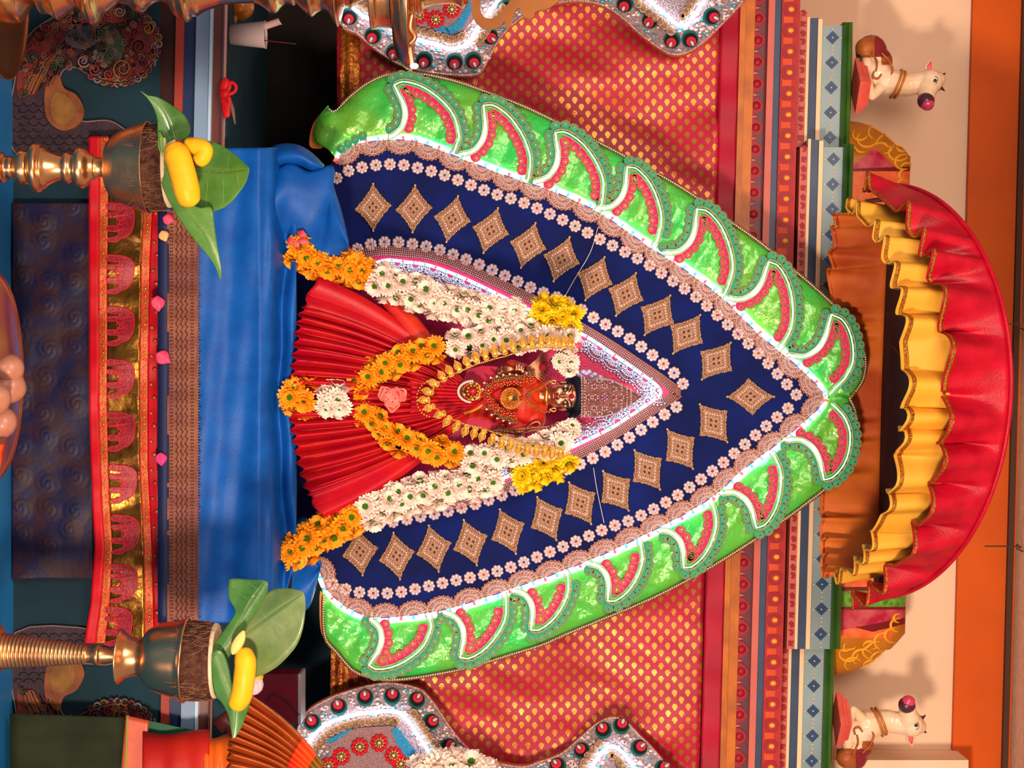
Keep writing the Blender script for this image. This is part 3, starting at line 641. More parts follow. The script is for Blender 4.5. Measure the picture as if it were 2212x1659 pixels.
ELE = smooth([(0, -36), (6, -40), (22, -38), (30, -38), (46, -34), (58, -24), (60, -8), (58, 8), (54, 22), (44, 33), (30, 38), (22, 44), (4, 44), (0, 40), (6, 36), (20, 33), (26, 28), (22, 22), (6, 22), (0, 16), (4, 10), (22, 10), (28, 2), (22, -8), (4, -8), (0, -14), (4, -18), (24, -18), (26, -24), (8, -26), (0, -28)], 2, True)
def epnt(a, c, vc, y=.0): 
    v = vc+c; u = lo_(vc)+38+a; return P(u, v, YB-.032-y-fold(u-lo_(v)+lo_(v), v))
for vc in (478, 590, 702, 816, 930, 1043, 1152, 1258, 1350):
    b = MB(); k = [Vector((*q, 0)) for q in ELE]; tri = tessellate_polygon([k]); fr = [epnt(q[0], q[1], vc, .0012) for q in ELE]; n = len(fr)
    b.add(fr+[p+Vector((0, .003, 0)) for p in fr], [tuple(t) for t in tri]+[(i, (i+1) % n, (i+1) % n+n, i+n) for i in range(n)], 0, False)
    b.tube(fr, .0008, 4, 1, closed=True)
    for q in range(5): b.tube([epnt(30+12*cos(a*.5)*(1-q*.15), -20+q*10+8*sin(a*.5), vc, .0022) for a in range(9)], .0006, 4, 1)
    b.build('elephant_motif', [RW, mat('motif_line', (220, 40, 56), .4)], eb)
# rose petals lying along it
def petal(u, v, a, m, nm, lab, s=1.):
    b = MB()
    def f(x, y):
        w_ = sin(pi*min(.999, y**.8))*11*s+1; q = (x-.5)*2; du, dv = (y-.5)*26*s, q*w_
        return P(u+du*cos(a)-dv*sin(a), v+du*sin(a)+dv*cos(a), YB-.066-.004*(1-q*q)-.003*sin(y*pi)+.0008*sin(q*5))
    b.grid(f, 8, 10); o = b.build(nm, m, solid=.001); tag(o, lab, 'petal')
pp = mat('pink_petal', (236, 44, 96), .45, 0, (246, 90, 120), 60)
petal(364, 474, .3, pp, 'rose_petal', 'pink petal on the red cloth just under the left coconut', 1.); petal(354, 510, 1.2, mat('peach_petal', (252, 176, 120), .5), 'rose_petal', 'peach coloured curled petal on the red cloth edge', .95)
petal(341, 656, 1.5, pp, 'rose_petal', 'dusky pink petal flat on the red cloth above the third elephant', 1.3); petal(353, 773, .6, pp, 'rose_petal', 'bright pink rounded petal below the middle of the brown zari band', 1.35)
petal(348, 992, 1.5, mat('petal_magenta', (226, 60, 130), .45), 'rose_petal', 'slim magenta petal on the red cloth right of centre', 1.1)

# the blue silk with its brown zari border, over the raised seat of the statue
bc = thing('blue_silk_cloth', 'bright blue silk cloth with brown zari border covering the altar seat', 'cloth', P(500, 830, YB-.01))
BLS = mat('blue_silk', (8, 76, 160), .42, 0, (12, 88, 176), 26, (340, .3))
b = MB()
def seat(u, v):
    h = .007*sin(u*.035+.5*sin(v*.006))+.0018*sin(u*.11+v*.010)+.0012*sin(v*.04+u*.02)
    h -= .046*math.exp(-((u-606+7*sin(v*.009)+3*sin(v*.031))/17)**2)
    h += .010*math.exp(-((u-590)/12)**2)
    return h
b.grid(lambda s, t: (lambda v: (lambda u: P(u, v, YB-.034-seat(u, v)+max(0, u-560)*.00085))(352+s*(ramp1(v, [(300, 660), (330, 640), (560, 640), (1200, 640), (1345, 600)])-352)))(ramp1(s, [(0, 322), (1, 318)])+t*1026), 110, 160)
b.build('silk_body', BLS, bc, solid=.002)
ZB = MB()
ZB.grid(lambda s, t: (lambda v: P(361-.0*v+s*(66+(0 if s < .99 else 0)), v, YB-.060-.002*sin(v*.03)-.001*sin(v*.11)))(452+t*893), 10, 160)
n = 149
for i in range(n):
    v = 452+(i+.5)*6; ZB.plate([(425, v-3.4), (431 if i % 4 else 434, v), (425, v+3.4)], YB-.0615, YB-.058)
ZAR = mat('brown_zari', (132, 76, 48), .45, .3, (112, 56, 50), 9, (420, .5)); ZLINE = mat('zari_line', (96, 46, 34), .45, .2)
for u in (368, 372, 413, 417):
    for i in range(120): v = 455+i*7.4; ZB.sph(P(u+.5*(i % 2), v, YB-.0615-.002*sin(v*.03)), .0017, 1, 5, sy=.3)
for i in range(110):
    v = 456+i*8.1
    for k in range(3): ZB.tube([P(380+k*10+(4 if i % 2 else -1), v, YB-.0625-.002*sin(v*.03)), P(385+k*10-(4 if i % 2 else -1), v+8, YB-.0625-.002*sin(v*.03))], .0007, 4, 1)
ZB.build('zari_border', [ZAR, ZLINE], bc)
b = MB(); b.grid(lambda s, t: P(341+s*24, 455+t*890, YB-.060), 2, 40); b.build('dark_selvage', mat('dark_blue_edge', (26, 34, 72), .5), bc, solid=.0015)
# knotted corner by the left foot of the backdrop
def drape(ctrl, name, m, yf):
    """a patch of cloth between two edge curves (each a list of (u, v)), with depth from yf(s, t)"""
    A = smooth(ctrl[0], 8); B = smooth(ctrl[1], 8); n = min(len(A), len(B))
    def f(s, t):
        i = s*(n-1); a = int(min(i, n-2)); e = i-a
        p = [A[a][d]+(A[a+1][d]-A[a][d])*e for d in (0, 1)]; q = [B[a][d]+(B[a+1][d]-B[a][d])*e for d in (0, 1)]
        return P(p[0]+(q[0]-p[0])*t, p[1]+(q[1]-p[1])*t, yf(s, t))
    b = MB(); b.grid(f, 40, 24); return b
drape(([(570, 330), (600, 313), (640, 313), (672, 330), (700, 358)], [(590, 372), (620, 362), (650, 360), (676, 372), (694, 366)]), 'a', 0, lambda s, t: YB+.07-.035*sin(pi*t)-.02*sin(pi*s)).build('knotted_fold', BLS, bc, solid=.003)
drape(([(560, 390), (590, 372), (625, 352), (668, 371), (710, 358), (722, 368), (720, 400), (735, 450), (752, 520)], [(560, 540), (600, 520), (615, 530), (640, 545), (660, 560), (690, 565), (710, 560), (735, 555), (752, 540)]), 'a', 0,
      lambda s, t: YB+.05-.03*sin(pi*t)-.012*sin(7*s+3*t)-.01*sin(4*t+2*s)).build('loose_corner', BLS, bc, solid=.003)
drape(([(600, 1345), (640, 1330), (660, 1318), (672, 1300), (690, 1235)], [(600, 1150), (630, 1140), (650, 1120), (668, 1130), (694, 1222)]), 'a', 0, lambda s, t: YB+.115-.02*sin(pi*t)-.01*sin(9*t)).build('loose_corner', BLS, bc, solid=.003)
# seat block below the silk
b = MB(); b.box((P(0, 345, -.29).x, YB+.09, P(470, 0, YB).z), (P(0, 1320, -.29).x, -.13, P(628, 0, -.25).z)); b.build('wooden_seat', DARK, alt)

# ---------------------------------------------------------------- small things on the altar top
zt = P(488, 0, YB).z
t = thing('paper_cup', 'white paper cup holding a rolled paper and incense stick', 'cup', (P(0, 75, -.27).x, -.27, zt))
x = P(0, 75, -.27).x; s_ = sc(-.27); hgt = (P(572, 75, -.27).z-zt)
b = MB(); b.lathe((x, -.27, zt), [(0, 21*s_), (hgt, 29*s_), (hgt+.002, 31*s_), (hgt, 28*s_), (.005, 19*s_)], 28); b.build('cup', mat('paper_white', (206, 184, 184), .6), t)
b = MB(); b.tube([(x, -.27, zt+.02), P(604, 46, -.265)], .007, 10); b.tube([P(603, 47, -.265), P(604.5, 46, -.265)], .0078, 10); o = b.build('rolled_paper', mat('paper_tube', (206, 170, 170), .6)); tag(o, 'pale rolled paper tube leaning out of the white cup', 'paper roll')
b = MB(); b.tube([(x+.004, -.262, zt+.01), P(640, 95, -.25)], .0012, 6); o = b.build('incense_stick', mat('incense', (90, 34, 34), .7)); tag(o, 'thin red incense stick leaning in the white cup', 'incense stick')
b = MB()
for (a, c, r) in (((488, 22), (540, -12), .016), ((498, 26), (498, 52), .011)): b.tube([P(*a, -.2), P((a[0]+c[0])/2+4, (a[1]+c[1])/2, -.21), P(*c, -.2)], r, 14)
b.sph(P(520, 14, -.2), .028, 0, 18); o = b.build('wooden_stopper', mat('orange_wood_lac', (206, 122, 26), .3, 0, (180, 96, 20), 20)); tag(o, 'rounded orange wooden knob behind the tall brass lamp', 'knob')
rb = MB(); rr = mat('red_ribbon', (214, 18, 26), .45, 0, (180, 10, 20), 60)
q = lambda pts, w_: rb.tube([P(u, v, YB-.02) for u, v in smooth(pts, 5)], w_, 8, flat=.35)
q([(488, 168), (484, 185), (478, 198), (480, 215), (488, 232), (490, 254)], [.003]*1+[.005+.004*sin(i*.4) for i in range(25)]); q([(486, 190), (500, 178), (510, 188), (504, 200), (488, 204)], .0035); q([(484, 204), (494, 214), (492, 236), (486, 252)], .005); q([(488, 172), (496, 186), (487, 202)], .004); rb.sph(P(485, 203, YB-.02), .011, 0, 10, sy=.7)
o = rb.build('red_ribbon', rr); tag(o, 'knotted red cloth ribbon tied on the altar rail', 'ribbon')
rb = MB(); rb.tube([P(494, 208, -.3), P(502, 235, -.3), P(508, 268, -.3)], [.003, .004, .0015], 8); o = rb.build('dried_twig', mat('twig', (120, 92, 84), .7)); tag(o, 'pale brown twig lying beside the red ribbon', 'twig')
b = MB(); a, c = P(556, 1450, -.12), P(655, 1556, -.12); b.box((a.x, -.16, zt), (c.x, -.08, c.z-.006), 0); b.box((a.x, -.162, c.z-.006), (c.x, -.078, c.z), 1)
t = b.build('maroon_box', [mat('maroon_leather', (104, 16, 38), .4, 0, (88, 12, 30), 20), mat('box_edge', (150, 140, 150), .35)]); tag(t, 'small maroon box with pale edge beside the orange pleated saree', 'box')
b = MB(); b.tube([P(u, v, -.17) for u, v in smooth([(582, 1512), (584, 1500), (596, 1498), (620, 1512), (648, 1545)], 6)], .001, 5); tag(b.build('dark_wire', mat('wire', (30, 20, 26), .5)), 'thin dark wire curling over the maroon box', 'wire')
# ---------------------------------------------------------------- the statue
YT = -.21
st = thing('deity_statue', 'small bronze goddess statue with silver crown and fanned red silk skirt', 'statue', P(640, 860, YT))
SILK = mat('red_silk', (176, 8, 36), .4, 0, (190, 22, 28), 14, (300, .25)); OSILK = mat('orange_shot_silk', (204, 54, 20), .38, 0, (186, 22, 30), 16, (260, .25))
TOPC = smooth([(1012, 832), (1016, 850), (1018, 868), (1016, 885), (1012, 904)], 12)
HEM = smooth([(690, 597), (668, 630), (652, 668), (644, 700), (639, 740), (634, 780), (629, 820), (626, 860), (629, 900), (634, 940), (642, 980), (652, 1022), (664, 1064), (682, 1098), (702, 1122)], 8)
def skirt(s, t):
    i = s*(len(HEM)-1); a = min(int(i), len(HEM)-2); e = i-a; h = [HEM[a][d]+(HEM[a+1][d]-HEM[a][d])*e for d in (0, 1)]
    j = s*(len(TOPC)-1); a = min(int(j), len(TOPC)-2); e = j-a; p = [TOPC[a][d]+(TOPC[a+1][d]-TOPC[a][d])*e for d in (0, 1)]
    c = (862-8*abs(s-.5), 640+440*s+(-8 if s < .5 else 8)); c = (c[0], 855+(c[1]-855)*.88)
    x = 1-t; u = x*x*p[0]+2*x*t*c[0]+t*t*h[0]; v = x*x*p[1]+2*x*t*c[1]+t*t*h[1]
    ed = min(s, 1-s); k = 24
    if ed < .13 and t > .1: amp = .006*t; ph = s*2*pi*12
    else: amp = .0105*t**.8+.0012; ph = s*2*pi*k
    z = amp*(1-abs(2*((ph/(2*pi)) % 1)-1)**1.5*2)
    u += -6*t**3*cos(ph)*(1 if ed > .1 else .4)
    return P(u, v, YT-.035-.05*t-.02*sin(pi*s)*(.4+t)-z)
b = MB(); b.grid(skirt, 480, 40); b.build('pleated_skirt', SILK, st, solid=.0012)
b = MB()
for i in range(14):
    s_ = .12+.76*(i+.35)/14; b.tube([skirt(s_, t/20)-Vector((0, .0022, 0)) for t in range(1, 20)], .0009, 4)
b.build('pleat_highlight_line', mat('orange_zari_highlight', (206, 46, 34), .4, .2), st)  # thin orange lines laid on the pleats as coloured highlights
# narrow tucked pleats at the waist
b = MB()
def waist(s, t):
    v = 857+(s-.5)*(128-64*t**.8); u = 880+146*t+7*sin(s*pi); return P(u, v, YT-.045-.034*sin(pi*s)*(1-.75*t**1.5)+.012*t-.0035*abs(sin(s*pi*11))*1.6)
b.grid(waist, 200, 20); b.build('waist_pleats', SILK, st, solid=.001)
for A, B, nm in (([(845, 640), (905, 690), (935, 735), (930, 745)], [(820, 650), (860, 720), (900, 775), (910, 790)], 'saree_fold'),):
    A = smooth(A, 8); B = smooth(B, 8); b = MB(); n = len(A)-1
    b.grid(lambda s, t: P(A[int(s*n)][0]*(1-t)+B[int(s*n)][0]*t, A[int(s*n)][1]*(1-t)+B[int(s*n)][1]*t, YT-.045-.012*sin(pi*t)-.01*s), 20, 8); b.build(nm, OSILK, st, solid=.0012)
b = MB(); b.plate([(735, 533), (750, 529), (770, 545), (800, 572), (812, 600), (790, 596), (752, 560), (738, 545)], -.17, -.155); b.build('saree_end', SILK, st)
# bodice and drape over the shoulders
pt = lambda u, v, y=0: P(u, v, YT+y)
m_ = sc(YT)
blob('saree_drape', [(pt(1040, 868, 0), .048, (.85, .7, 1)), (pt(1085, 866, -.008), .056, (.92, .62, .9)), (pt(1130, 862, -.008), .050, (1.1, .6, .8)), (pt(1150, 822), .026), (pt(1152, 902), .027), (pt(1165, 860), .02, (2, 1, 1)), (pt(1015, 866, -.005), .044, (.95, .7, 1)), (pt(1045, 840, 0), .034, (.9, .7, 1)), (pt(1045, 892, 0), .034, (.9, .7, 1))],
     OSILK, st, .0022, 4, caps=[(pt(1155, 812), .018, pt(1105, 792, -.01), .015), (pt(1155, 912), .018, pt(1105, 926, -.01), .015)])
b = MB()
for i in range(6):
    o_ = i*6; b.tube([P(u, v, YT-.0405+.0006*i) for u, v in smooth([(1004+o_*.3, 890-o_*.2), (1045+o_, 876-o_), (1090+o_, 845-o_), (1130+o_*.6, 822-o_*.5)], 6)], .0032, 6)
b.build('drape_fold', SILK, st)
b = MB(); b.tube([P(u, v, YT-.044) for u, v in smooth([(1002, 894), (1028, 884), (1042, 874)], 6)], .0034, 8, flat=.5); b.build('gold_drape_edge', mat('orange_gold_edge', (236, 132, 36), .3, .4), st)
# magenta side panels of the saree
for vv, sg in ((800, 1), (918, -1)):
    b = MB(); b.plate([(1000, vv+sg*20), (1010, vv-sg*2), (1040, vv-sg*10), (1075, vv-sg*8), (1090, vv+sg*8), (1060, vv+sg*26), (1020, vv+sg*32)], YT-.02, YT-.012); b.build('saree_side', mat('magenta_silk', (190, 8, 50), .4, 0, (160, 6, 60), 10), st)

# head: one continuous bronze form
fv = 855; H = lambda u, v, y: P(u, v, YT-.012+y)
r_ = m_
balls = [(H(1222, fv, 0), .0290, (.90, .95, 1.02)), (H(1203, fv, -.003), .0232, (1.03, 1.0, 1.0)), (H(1190, fv, -.009), .0125, (1.15, 1, .8)),
         (H(1208, fv-12, -.0135), .0115), (H(1208, fv+12, -.0135), .0115), (H(1238, fv, -.004), .0250, (1.0, .9, .6)),
         (H(1206, fv+1, -.0315), .0042, (1.15, 1, .8)), (H(1204.5, fv-4, -.0285), .0028), (H(1204.5, fv+6, -.0285), .0028),
         (H(1231, fv-14, -.0195), .0075, (1.6, .6, .5)), (H(1231, fv+14, -.0195), .0075, (1.6, .6, .5)),
         (H(1196, fv, -.0235), .0052, (1.6, .8, .8)), (H(1186, fv, -.0155), .0068, (1.2, .8, .8))]
head = blob('head', balls, BRONZE, st, .0011, 6, caps=[(H(1207, fv+1, -.0300), .0034, H(1228, fv, -.0245), .0026), (H(1186, fv, .002), .0145, H(1160, fv, .004), .0155)])
for sg in (-1, 1):
    b = MB(); b.sph(H(1216, fv+sg*29, 0), .009, 0, 12, sx=.35, sy=.6, sz=1.2); b.tube([H(1216+8*cos(a*.6), fv+sg*(30.5), -.003+.004*sin(a*.6)) for a in range(9)], .0014, 6)
    b.build('ear', BRONZE, head); b = MB(); b.tube([H(1196+5*cos(a*.63), fv+sg*(30+4*sin(a*.63)), -.008) for a in range(11)], .0015, 6); b.sph(H(1189, fv+sg*30, -.009), .0036, 0, 10); b.build('earring', GOLD, head)
EW = mat('eye_white', (216, 176, 160), .25); EB = mat('eye_black', (16, 9, 12), .3); LIP = mat('lip_red', (132, 14, 30), .25, .2); KUM = mat('kumkum', (142, 14, 44), .8)
def fy(u, v):   # depth of the front of the face
    d = hyp((u-1216)/40, (v-fv)/30); return -.0285*math.sqrt(max(.05, 1-min(.95, d*d)))
for sg, v0 in ((-1, 838), (1, 872)):
    b = MB(); b.sph(H(1221.5, v0, fy(1221, v0)-.0004), .0072, 0, 14, sy=.35, sz=.46); b.sph(H(1221.5, v0+.8, fy(1221, v0)-.0020), .0034, 1, 10, sy=.35)
    b.tube([H(u, v0+c, fy(u, v0+c)-.0026) for u, c in smooth([(1220, -9), (1224.5, -4), (1225.6, 1), (1224.4, 6), (1221, 9)], 5)], .0012, 6, 1)
    b.tube([H(u, v0+c, fy(u, v0+c)-.0024) for u, c in smooth([(1220, -9), (1218, -3), (1217.6, 3), (1220.5, 9)], 5)], .0007, 6, 1); b.build('eye', [EW, EB], head)
    b = MB(); b.tube([H(u, v0+c, fy(u, v0+c)-.0022) for u, c in smooth([(1228.5, -sg*10+0), (1232.5, -sg*3), (1232.6, sg*5), (1227, sg*12)], 6)], [.0008+.0011*sin(pi*i/18) for i in range(19)], 6); b.build('eyebrow', EB, head)
b = MB()
b.tube([H(u, v, fy(u, v)-.0035) for u, v in smooth([(1197.5, 846), (1199.6, 852), (1198.4, 856), (1199.6, 860), (1197.2, 866)], 5)], [.0006+.0017*sin(pi*i/20) for i in range(21)], 8)
b.tube([H(u, v, fy(u, v)-.0035) for u, v in smooth([(1197, 847), (1193.6, 852), (1193, 856), (1193.6, 861), (1197, 865.5)], 5)], [.0006+.0021*sin(pi*i/20) for i in range(21)], 8); b.build('lips', LIP, head)
b = MB(); b.sph(H(1234.5, 856, fy(1234, 856)-.001), .0058, 0, 14, sy=.4); b.build('forehead_dot', KUM, head)
b = MB()
for u in (1239, 1242.5, 1246): b.tube([H(u, v, -.0235+.0000*v-.000+ .00002*(v-855)**2) for v in (838, 845, 850)], .0007, 5); b.tube([H(u, v, -.0235+.00002*(v-855)**2) for v in (861, 867, 873)], .0007, 5)
b.build('forehead_lines', EB, head)
b = MB(); b.tube([H(u, v, y) for u, v, y in [(1236, 812, .012), (1246, 822, -.006), (1252, 838, -.022), (1254, 856, -.027), (1252, 874, -.022), (1245, 890, -.006), (1236, 900, .012)]], .0085, 10); b.sph(H(1236, 856, .012), .042, 0, 20, sy=.6, sz=.55); b.build('dark_hair_band', mat('navy_band', (14, 18, 40), .6), st)
# crown
def crsurf(m=''):
    return mat('crown_silver', (206, 150, 140), .22, .85, (150, 84, 92), 260, (520, 1., .004))
b = MB(); O = P(1254, 858, YT-.008); S = m_
prof = [(0, 41), (1, 44), (5, 43), (8, 41.5), (22, 44), (38, 43.5), (52, 42), (66, 38), (78, 33), (88, 27), (92, 26), (93, 23), (99, 22), (100, 19), (106, 18), (112, 14), (118, 10), (124, 5), (129, 1)]
b.lathe(O, [(t*S, r*S) for t, r in prof], 40, 0)
for t, r in ((1, 44.5), (8, 42.5), (88, 28), (99, 22.5), (108, 18)):
    for j in range(40 if r > 30 else 24): a = 2*pi*j/(40 if r > 30 else 24); b.sph(O+Vector((r*S*cos(a), r*S*sin(a), t*S)), .0016, 1, 6)
crown = b.build('crown', [crsurf(), PEARL], st)
for t, a, c, big in ((50, 0, 0, 1), (28, -.55, 0, 0), (28, .55, 0, 0), (30, 0, 1, 0), (50, -.6, 1, 0), (50, .6, 1, 0), (70, 0, 0, 0), (70, -.5, 0, 0), (70, .5, 1, 0), (16, -.9, 0, 0), (16, .9, 0, 0), (16, 0, 0, 0), (40, -.95, 0, 0), (40, .95, 0, 0), (86, 0, 0, 0), (62, -1.0, 0, 0), (62, 1., 0, 0)):
    r = ramp1(t, prof)*S; q = O+Vector((r*sin(a), -r*cos(a), t*S)); b = MB()
    b.sph(q, .0042 if big else .003, 0, 10, sy=.6)
    for k in range(6): e = k*pi/3; b.sph(q+Vector(((.0065 if big else .0052)*cos(e)*cos(a), (.0052)*cos(e)*sin(a), .0052*sin(e))), .0016, 1, 6)
    b.build('crown_jewel', [GEM[4] if big else mat('plum_stone', (112, 16, 60), .12, .2, coat=1), PEARL], crown)
b = MB(); b3 = MB()
for i in range(9): b.sph(P(1248+i*6, 800+abs(i-3)*3+(i % 2)*7, YT), .0048, 0, 8, sz=1.3); b3.sph(P(1250+i*5, 909+(i % 3)*5, YT), .0026, 0, 6)
b.build('crystal_spray', mat('clear_crystal', (190, 204, 246), .08, .3, coat=1), st); b3.build('ruby_spray', GEM[0], st)
# forearms and hands: cast in one piece with what they hold
def hand(u, v, sg, nm):
    q = lambda a, c, y=0: P(u+a, v+c, YT-.030+y)
    return blob(nm, [(q(0, 0), .0085, (1.15, .7, 1)), (q(-4, 2*sg), .0075)], BRONZE, st, .0011, 1,
         caps=[(q(-44, -8*sg, .012), .0085, q(-10, 0, .003), .0062)] +
              [c for i in range(4) for c in ((q(8-i*5.2, -9*sg+i*.7, -.002), .0027, q(8.5-i*5.2, -2*sg, -.0115), .0026), (q(8.5-i*5.2, -2*sg, -.0115), .0026, q(8-i*5.2, 7*sg-i*.8, -.009), .0022))] +
              [(q(-6, 9*sg, -.004), .0034, q(3, 11*sg, -.010), .0029), (q(3, 11*sg, -.010), .0029, q(9, 6*sg, -.013), .0023)])
HD = [hand(1122, 797, -1, 'hand'), hand(1122, 935, 1, 'hand')]
for vv in (802, 930):
    for uu in (1084, 1090, 1096):
        b = MB(); b.tube([P(uu, vv, YT-.022)+Vector((.0095*cos(a*.52), .0095*sin(a*.52), 0)) for a in range(12)], .0014, 6, closed=True); b.build('bangle', GOLD, HD[0 if vv == 802 else 1])
b = MB()
for i in range(13): a = (i-6)*.115; b.tube([P(1134, 796, YT-.036), P(1160, 796+26*math.tan(a)*.9, YT-.034), P(1184-abs(i-6)*1.4, 796+56*math.tan(a)*.75-3, YT-.032)], [.0012, .0018, .0026], 6)
for i in range(9): b.tube([P(1112, 797, YT-.036), P(1088, 790+i*2, YT-.034)], [.001, .0018], 5)
b.build('bronze_sheaf', BRONZE, st); b = MB(); b.sph(P(1173, 793, YT-.040), .0075, 0, 14, sy=.4); b.build('red_dot', KUM, st)
b = MB(); b.tube([P(1060, 928, YT-.034), P(1130, 926, YT-.036), P(1200, 921, YT-.036), P(1236, 919, YT-.036)], .0028, 8)
b.tube([P(u, v, YT-.037) for u, v in smooth([(1136, 926), (1150, 914), (1162, 911), (1166, 918), (1158, 924), (1146, 922)], 5)], .0022, 7)
b.tube([P(u, v, YT-.037) for u, v in smooth([(1140, 930), (1165, 930), (1180, 936), (1184, 930), (1178, 924)], 5)], .0022, 7)
for vv in (912, 928): b.tube([P(u, v, YT-.037) for u, v in smooth([(1196, 921), (1204, vv), (1222, vv+(2 if vv > 920 else 4))], 5)], [.0024]*6+[.0016]*5, 6)
b.sph(P(1192, 921, YT-.037), .005, 0, 10); b.build('bronze_trident', BRONZE, st)
b = MB(); b.sph(P(1180, 855, YT-.026), .016, 0, 14, sx=1.15, sy=.5, sz=.35); b.build('neck_collar', GOLD, st)
# silver umbrella-like prabha beads at the waist are hidden by flowers

# ---------------------------------------------------------------- jewellery that could be lifted off
def teardrop(sc_=1.):
    b = MB(); o = smooth([(0, -.5), (.3, -.42), (.36, -.3), (.22, -.18), (.42, .0), (.46, .2), (.34, .42), (.10, .62), (-.02, .80), (-.06, .6), (-.3, .42), (-.44, .2), (-.40, 0), (-.22, -.18), (-.36, -.3), (-.3, -.42)], 2, True)
    k = len(o); fr = [Vector((x, -.14, z)) for x, z in o]; c = Vector((0, -.3, .15)); tri = [(i, (i+1) % k, k) for i in range(k)]
    bk = [Vector((x, 0, z)) for x, z in o]; b.add(fr+[c]+bk, tri+[(i, (i+1) % k, (i+1) % k+k+1, i+k+1) for i in range(k)])
    b.tube([Vector((x, -.16, z)) for x, z in o], .06, 5, closed=True)
    b.tube([Vector(((.28-.011*i)*cos(i*.5), -.28, .16+(.3-.012*i)*sin(i*.5))) for i in range(20)], .045, 5); b.sph((0, -.32, .16), .1, 0, 8)
    for i in range(5): b.sph((-.28+.14*i, -.2, -.36), .085, 0, 6)
    return b.mesh('gold_pendant', [GOLD], False)[0]
td = teardrop()
PL = [(1232, 741), (1217, 741), (1201, 740), (1186, 738), (1169, 737), (1149, 740), (1130, 743), (1108, 749), (1089, 755), (1068, 760), (1048, 767), (1028, 774), (1009, 784), (990, 794), (972, 803), (956, 814), (938, 828), (926, 846), (918, 864), (929, 880), (952, 895), (967, 908), (987, 919), (1006, 928), (1025, 933), (1043, 939), (1063, 948), (1084, 955), (1103, 960), (1121, 967), (1139, 971), (1159, 973), (1177, 975), (1193, 977), (1211, 978)]
YG = YT-.122
nk = thing('gold_pendant_necklace', 'long gold necklace of paisley pendants hanging in a loop over the garlands', 'necklace', P(918, 864, YG))
for i, (u, v) in enumerate(PL):
    a, c = PL[max(0, i-1)], PL[min(len(PL)-1, i+1)]; t = (c[0]-a[0], c[1]-a[1]); l = hyp(*t); n = (t[1]/l, -t[0]/l) 
    if n[0]*(1090-u)+n[1]*(858-v) > 0: n = (-n[0], -n[1])
    if 15 < i < 21: n = (-.9, n[1]*.4)
    put('pendant', td, nk, P(u, v, YG-.006), rotY(n[1], n[0]), (.0158, .0195, .0205))
b = MB(); ch = [(u+(1090-u)*.0+(-1 if 0 else 0), v) for u, v in PL]; inn = []
for i, (u, v) in enumerate(PL): k = 14; d = hyp(1090-u, (858-v)*1.0) or 1; inn.append((u+(1090-u)/d*k*.3, v+(858-v)/d*k*1.1))
for p, t in resample(smooth(inn, 4), 4.2): b.sph(P(p[0], p[1], YG-.003), .0022, 0, 6)
b.tube([P(u, v, YG-.001) for u, v in inn], .0016, 6); b.build('chain', GOLD, nk)
b = MB()
for i in range(16): a = pi*.5+pi*(i+.5)/16; b.sph(P(930+30*cos(a), 862+38*sin(a), YG-.004), .0024, 0, 6)
b.build('gold_bead_fringe', GOLD, nk)

def cluster(b, u, v, Y, r, gm, pet=8):
    b.sph(P(u, v, Y-.003), r*.5*.001, gm, 8, sz=1.3)
    for i in range(pet): a = 2*pi*i/pet; b.sph(P(u+r*.85*cos(a), v+r*.85*sin(a), Y-.001), r*.3*.001, 0, 6)
YN = YT-.062
nm = [mat('antique_gold', (214, 132, 60), .28, .95, bump=(500, .6, .001)), mat('ruby', (190, 8, 36), .1, .1, coat=1), mat('emerald', (12, 60, 44), .1, .2, coat=1), PEARL]
t = thing('ruby_pearl_necklace', 'necklace of rubies, emeralds and pearls with a round pearl-fringed pendant', 'necklace', P(1000, 855, YN))
b = MB()
for (u, v) in [(1147, 822), (1138, 818), (1124, 826), (1110, 824), (1096, 826), (1082, 829), (1069, 832), (1055, 843), (1052, 857), (1060, 868), (1071, 880), (1083, 888), (1096, 893), (1110, 898)]:
    cluster(b, u, v, YN, 8, 1); a = 858-v; d = abs(a) or 1; v2 = v-a/d*12; b.sph(P(u-5, v2, YN), .0032, 2, 8); b.sph(P(u+3, v2, YN), .003, 2, 8)
    for k in (-4, 4): b.tube([P(u+k+3.6*cos(q*.7), v2+3.6*sin(q*.7), YN) for q in range(9)], .0007, 4, 0, closed=True)
    b.sph(P(u-9, v-a/d*16, YN), .0027, 3, 8)
b.build('ruby_links', nm, t)
b = MB(); cluster(b, 1021, 845, YN-.004, 14, 1, 10)
for i in range(22): a = pi*.55+pi*.95*i/21; b.sph(P(1020+30*cos(a), 846+23*sin(a), YN), .0029, 3, 8); b.tube([P(1020+14*cos(a), 846+12*sin(a), YN), P(1020+27*cos(a), 846+21*sin(a), YN)], .001, 4, 0)
for i in range(14): a = i*pi/7; b.sph(P(1021+20*cos(a), 845+17*sin(a), YN-.002), .0028, (0, 1, 3, 2)[i % 4], 6)
b.disc(P(1021, 845, YN+.002), .019, .003, 20, 0); b.build('round_pendant', nm, t)
t = thing('medallion_necklace', 'short gold necklace with large round filigree medallion on the orange drape', 'necklace', P(1100, 861, YN))
b = MB(); b.disc(P(1104, 861, YN-.003), .021, .003, 30, 0)
for r in (23, 19, 15, 11, 7):
    for i in range(int(r*2.1)): a = 2*pi*i/int(r*2.1); b.sph(P(1104+r*cos(a), 861+r*sin(a), YN-.004-.0004*(23-r)), .0017 if r > 8 else .0022, 0, 6)
b.sph(P(1112, 861, YN-.011), .0048, 2, 10); b.build('medallion', nm, t)
b = MB(); cluster(b, 1126, 860, YN-.006, 6, 1, 4); cluster(b, 1140, 859, YN-.006, 6, 1, 4)
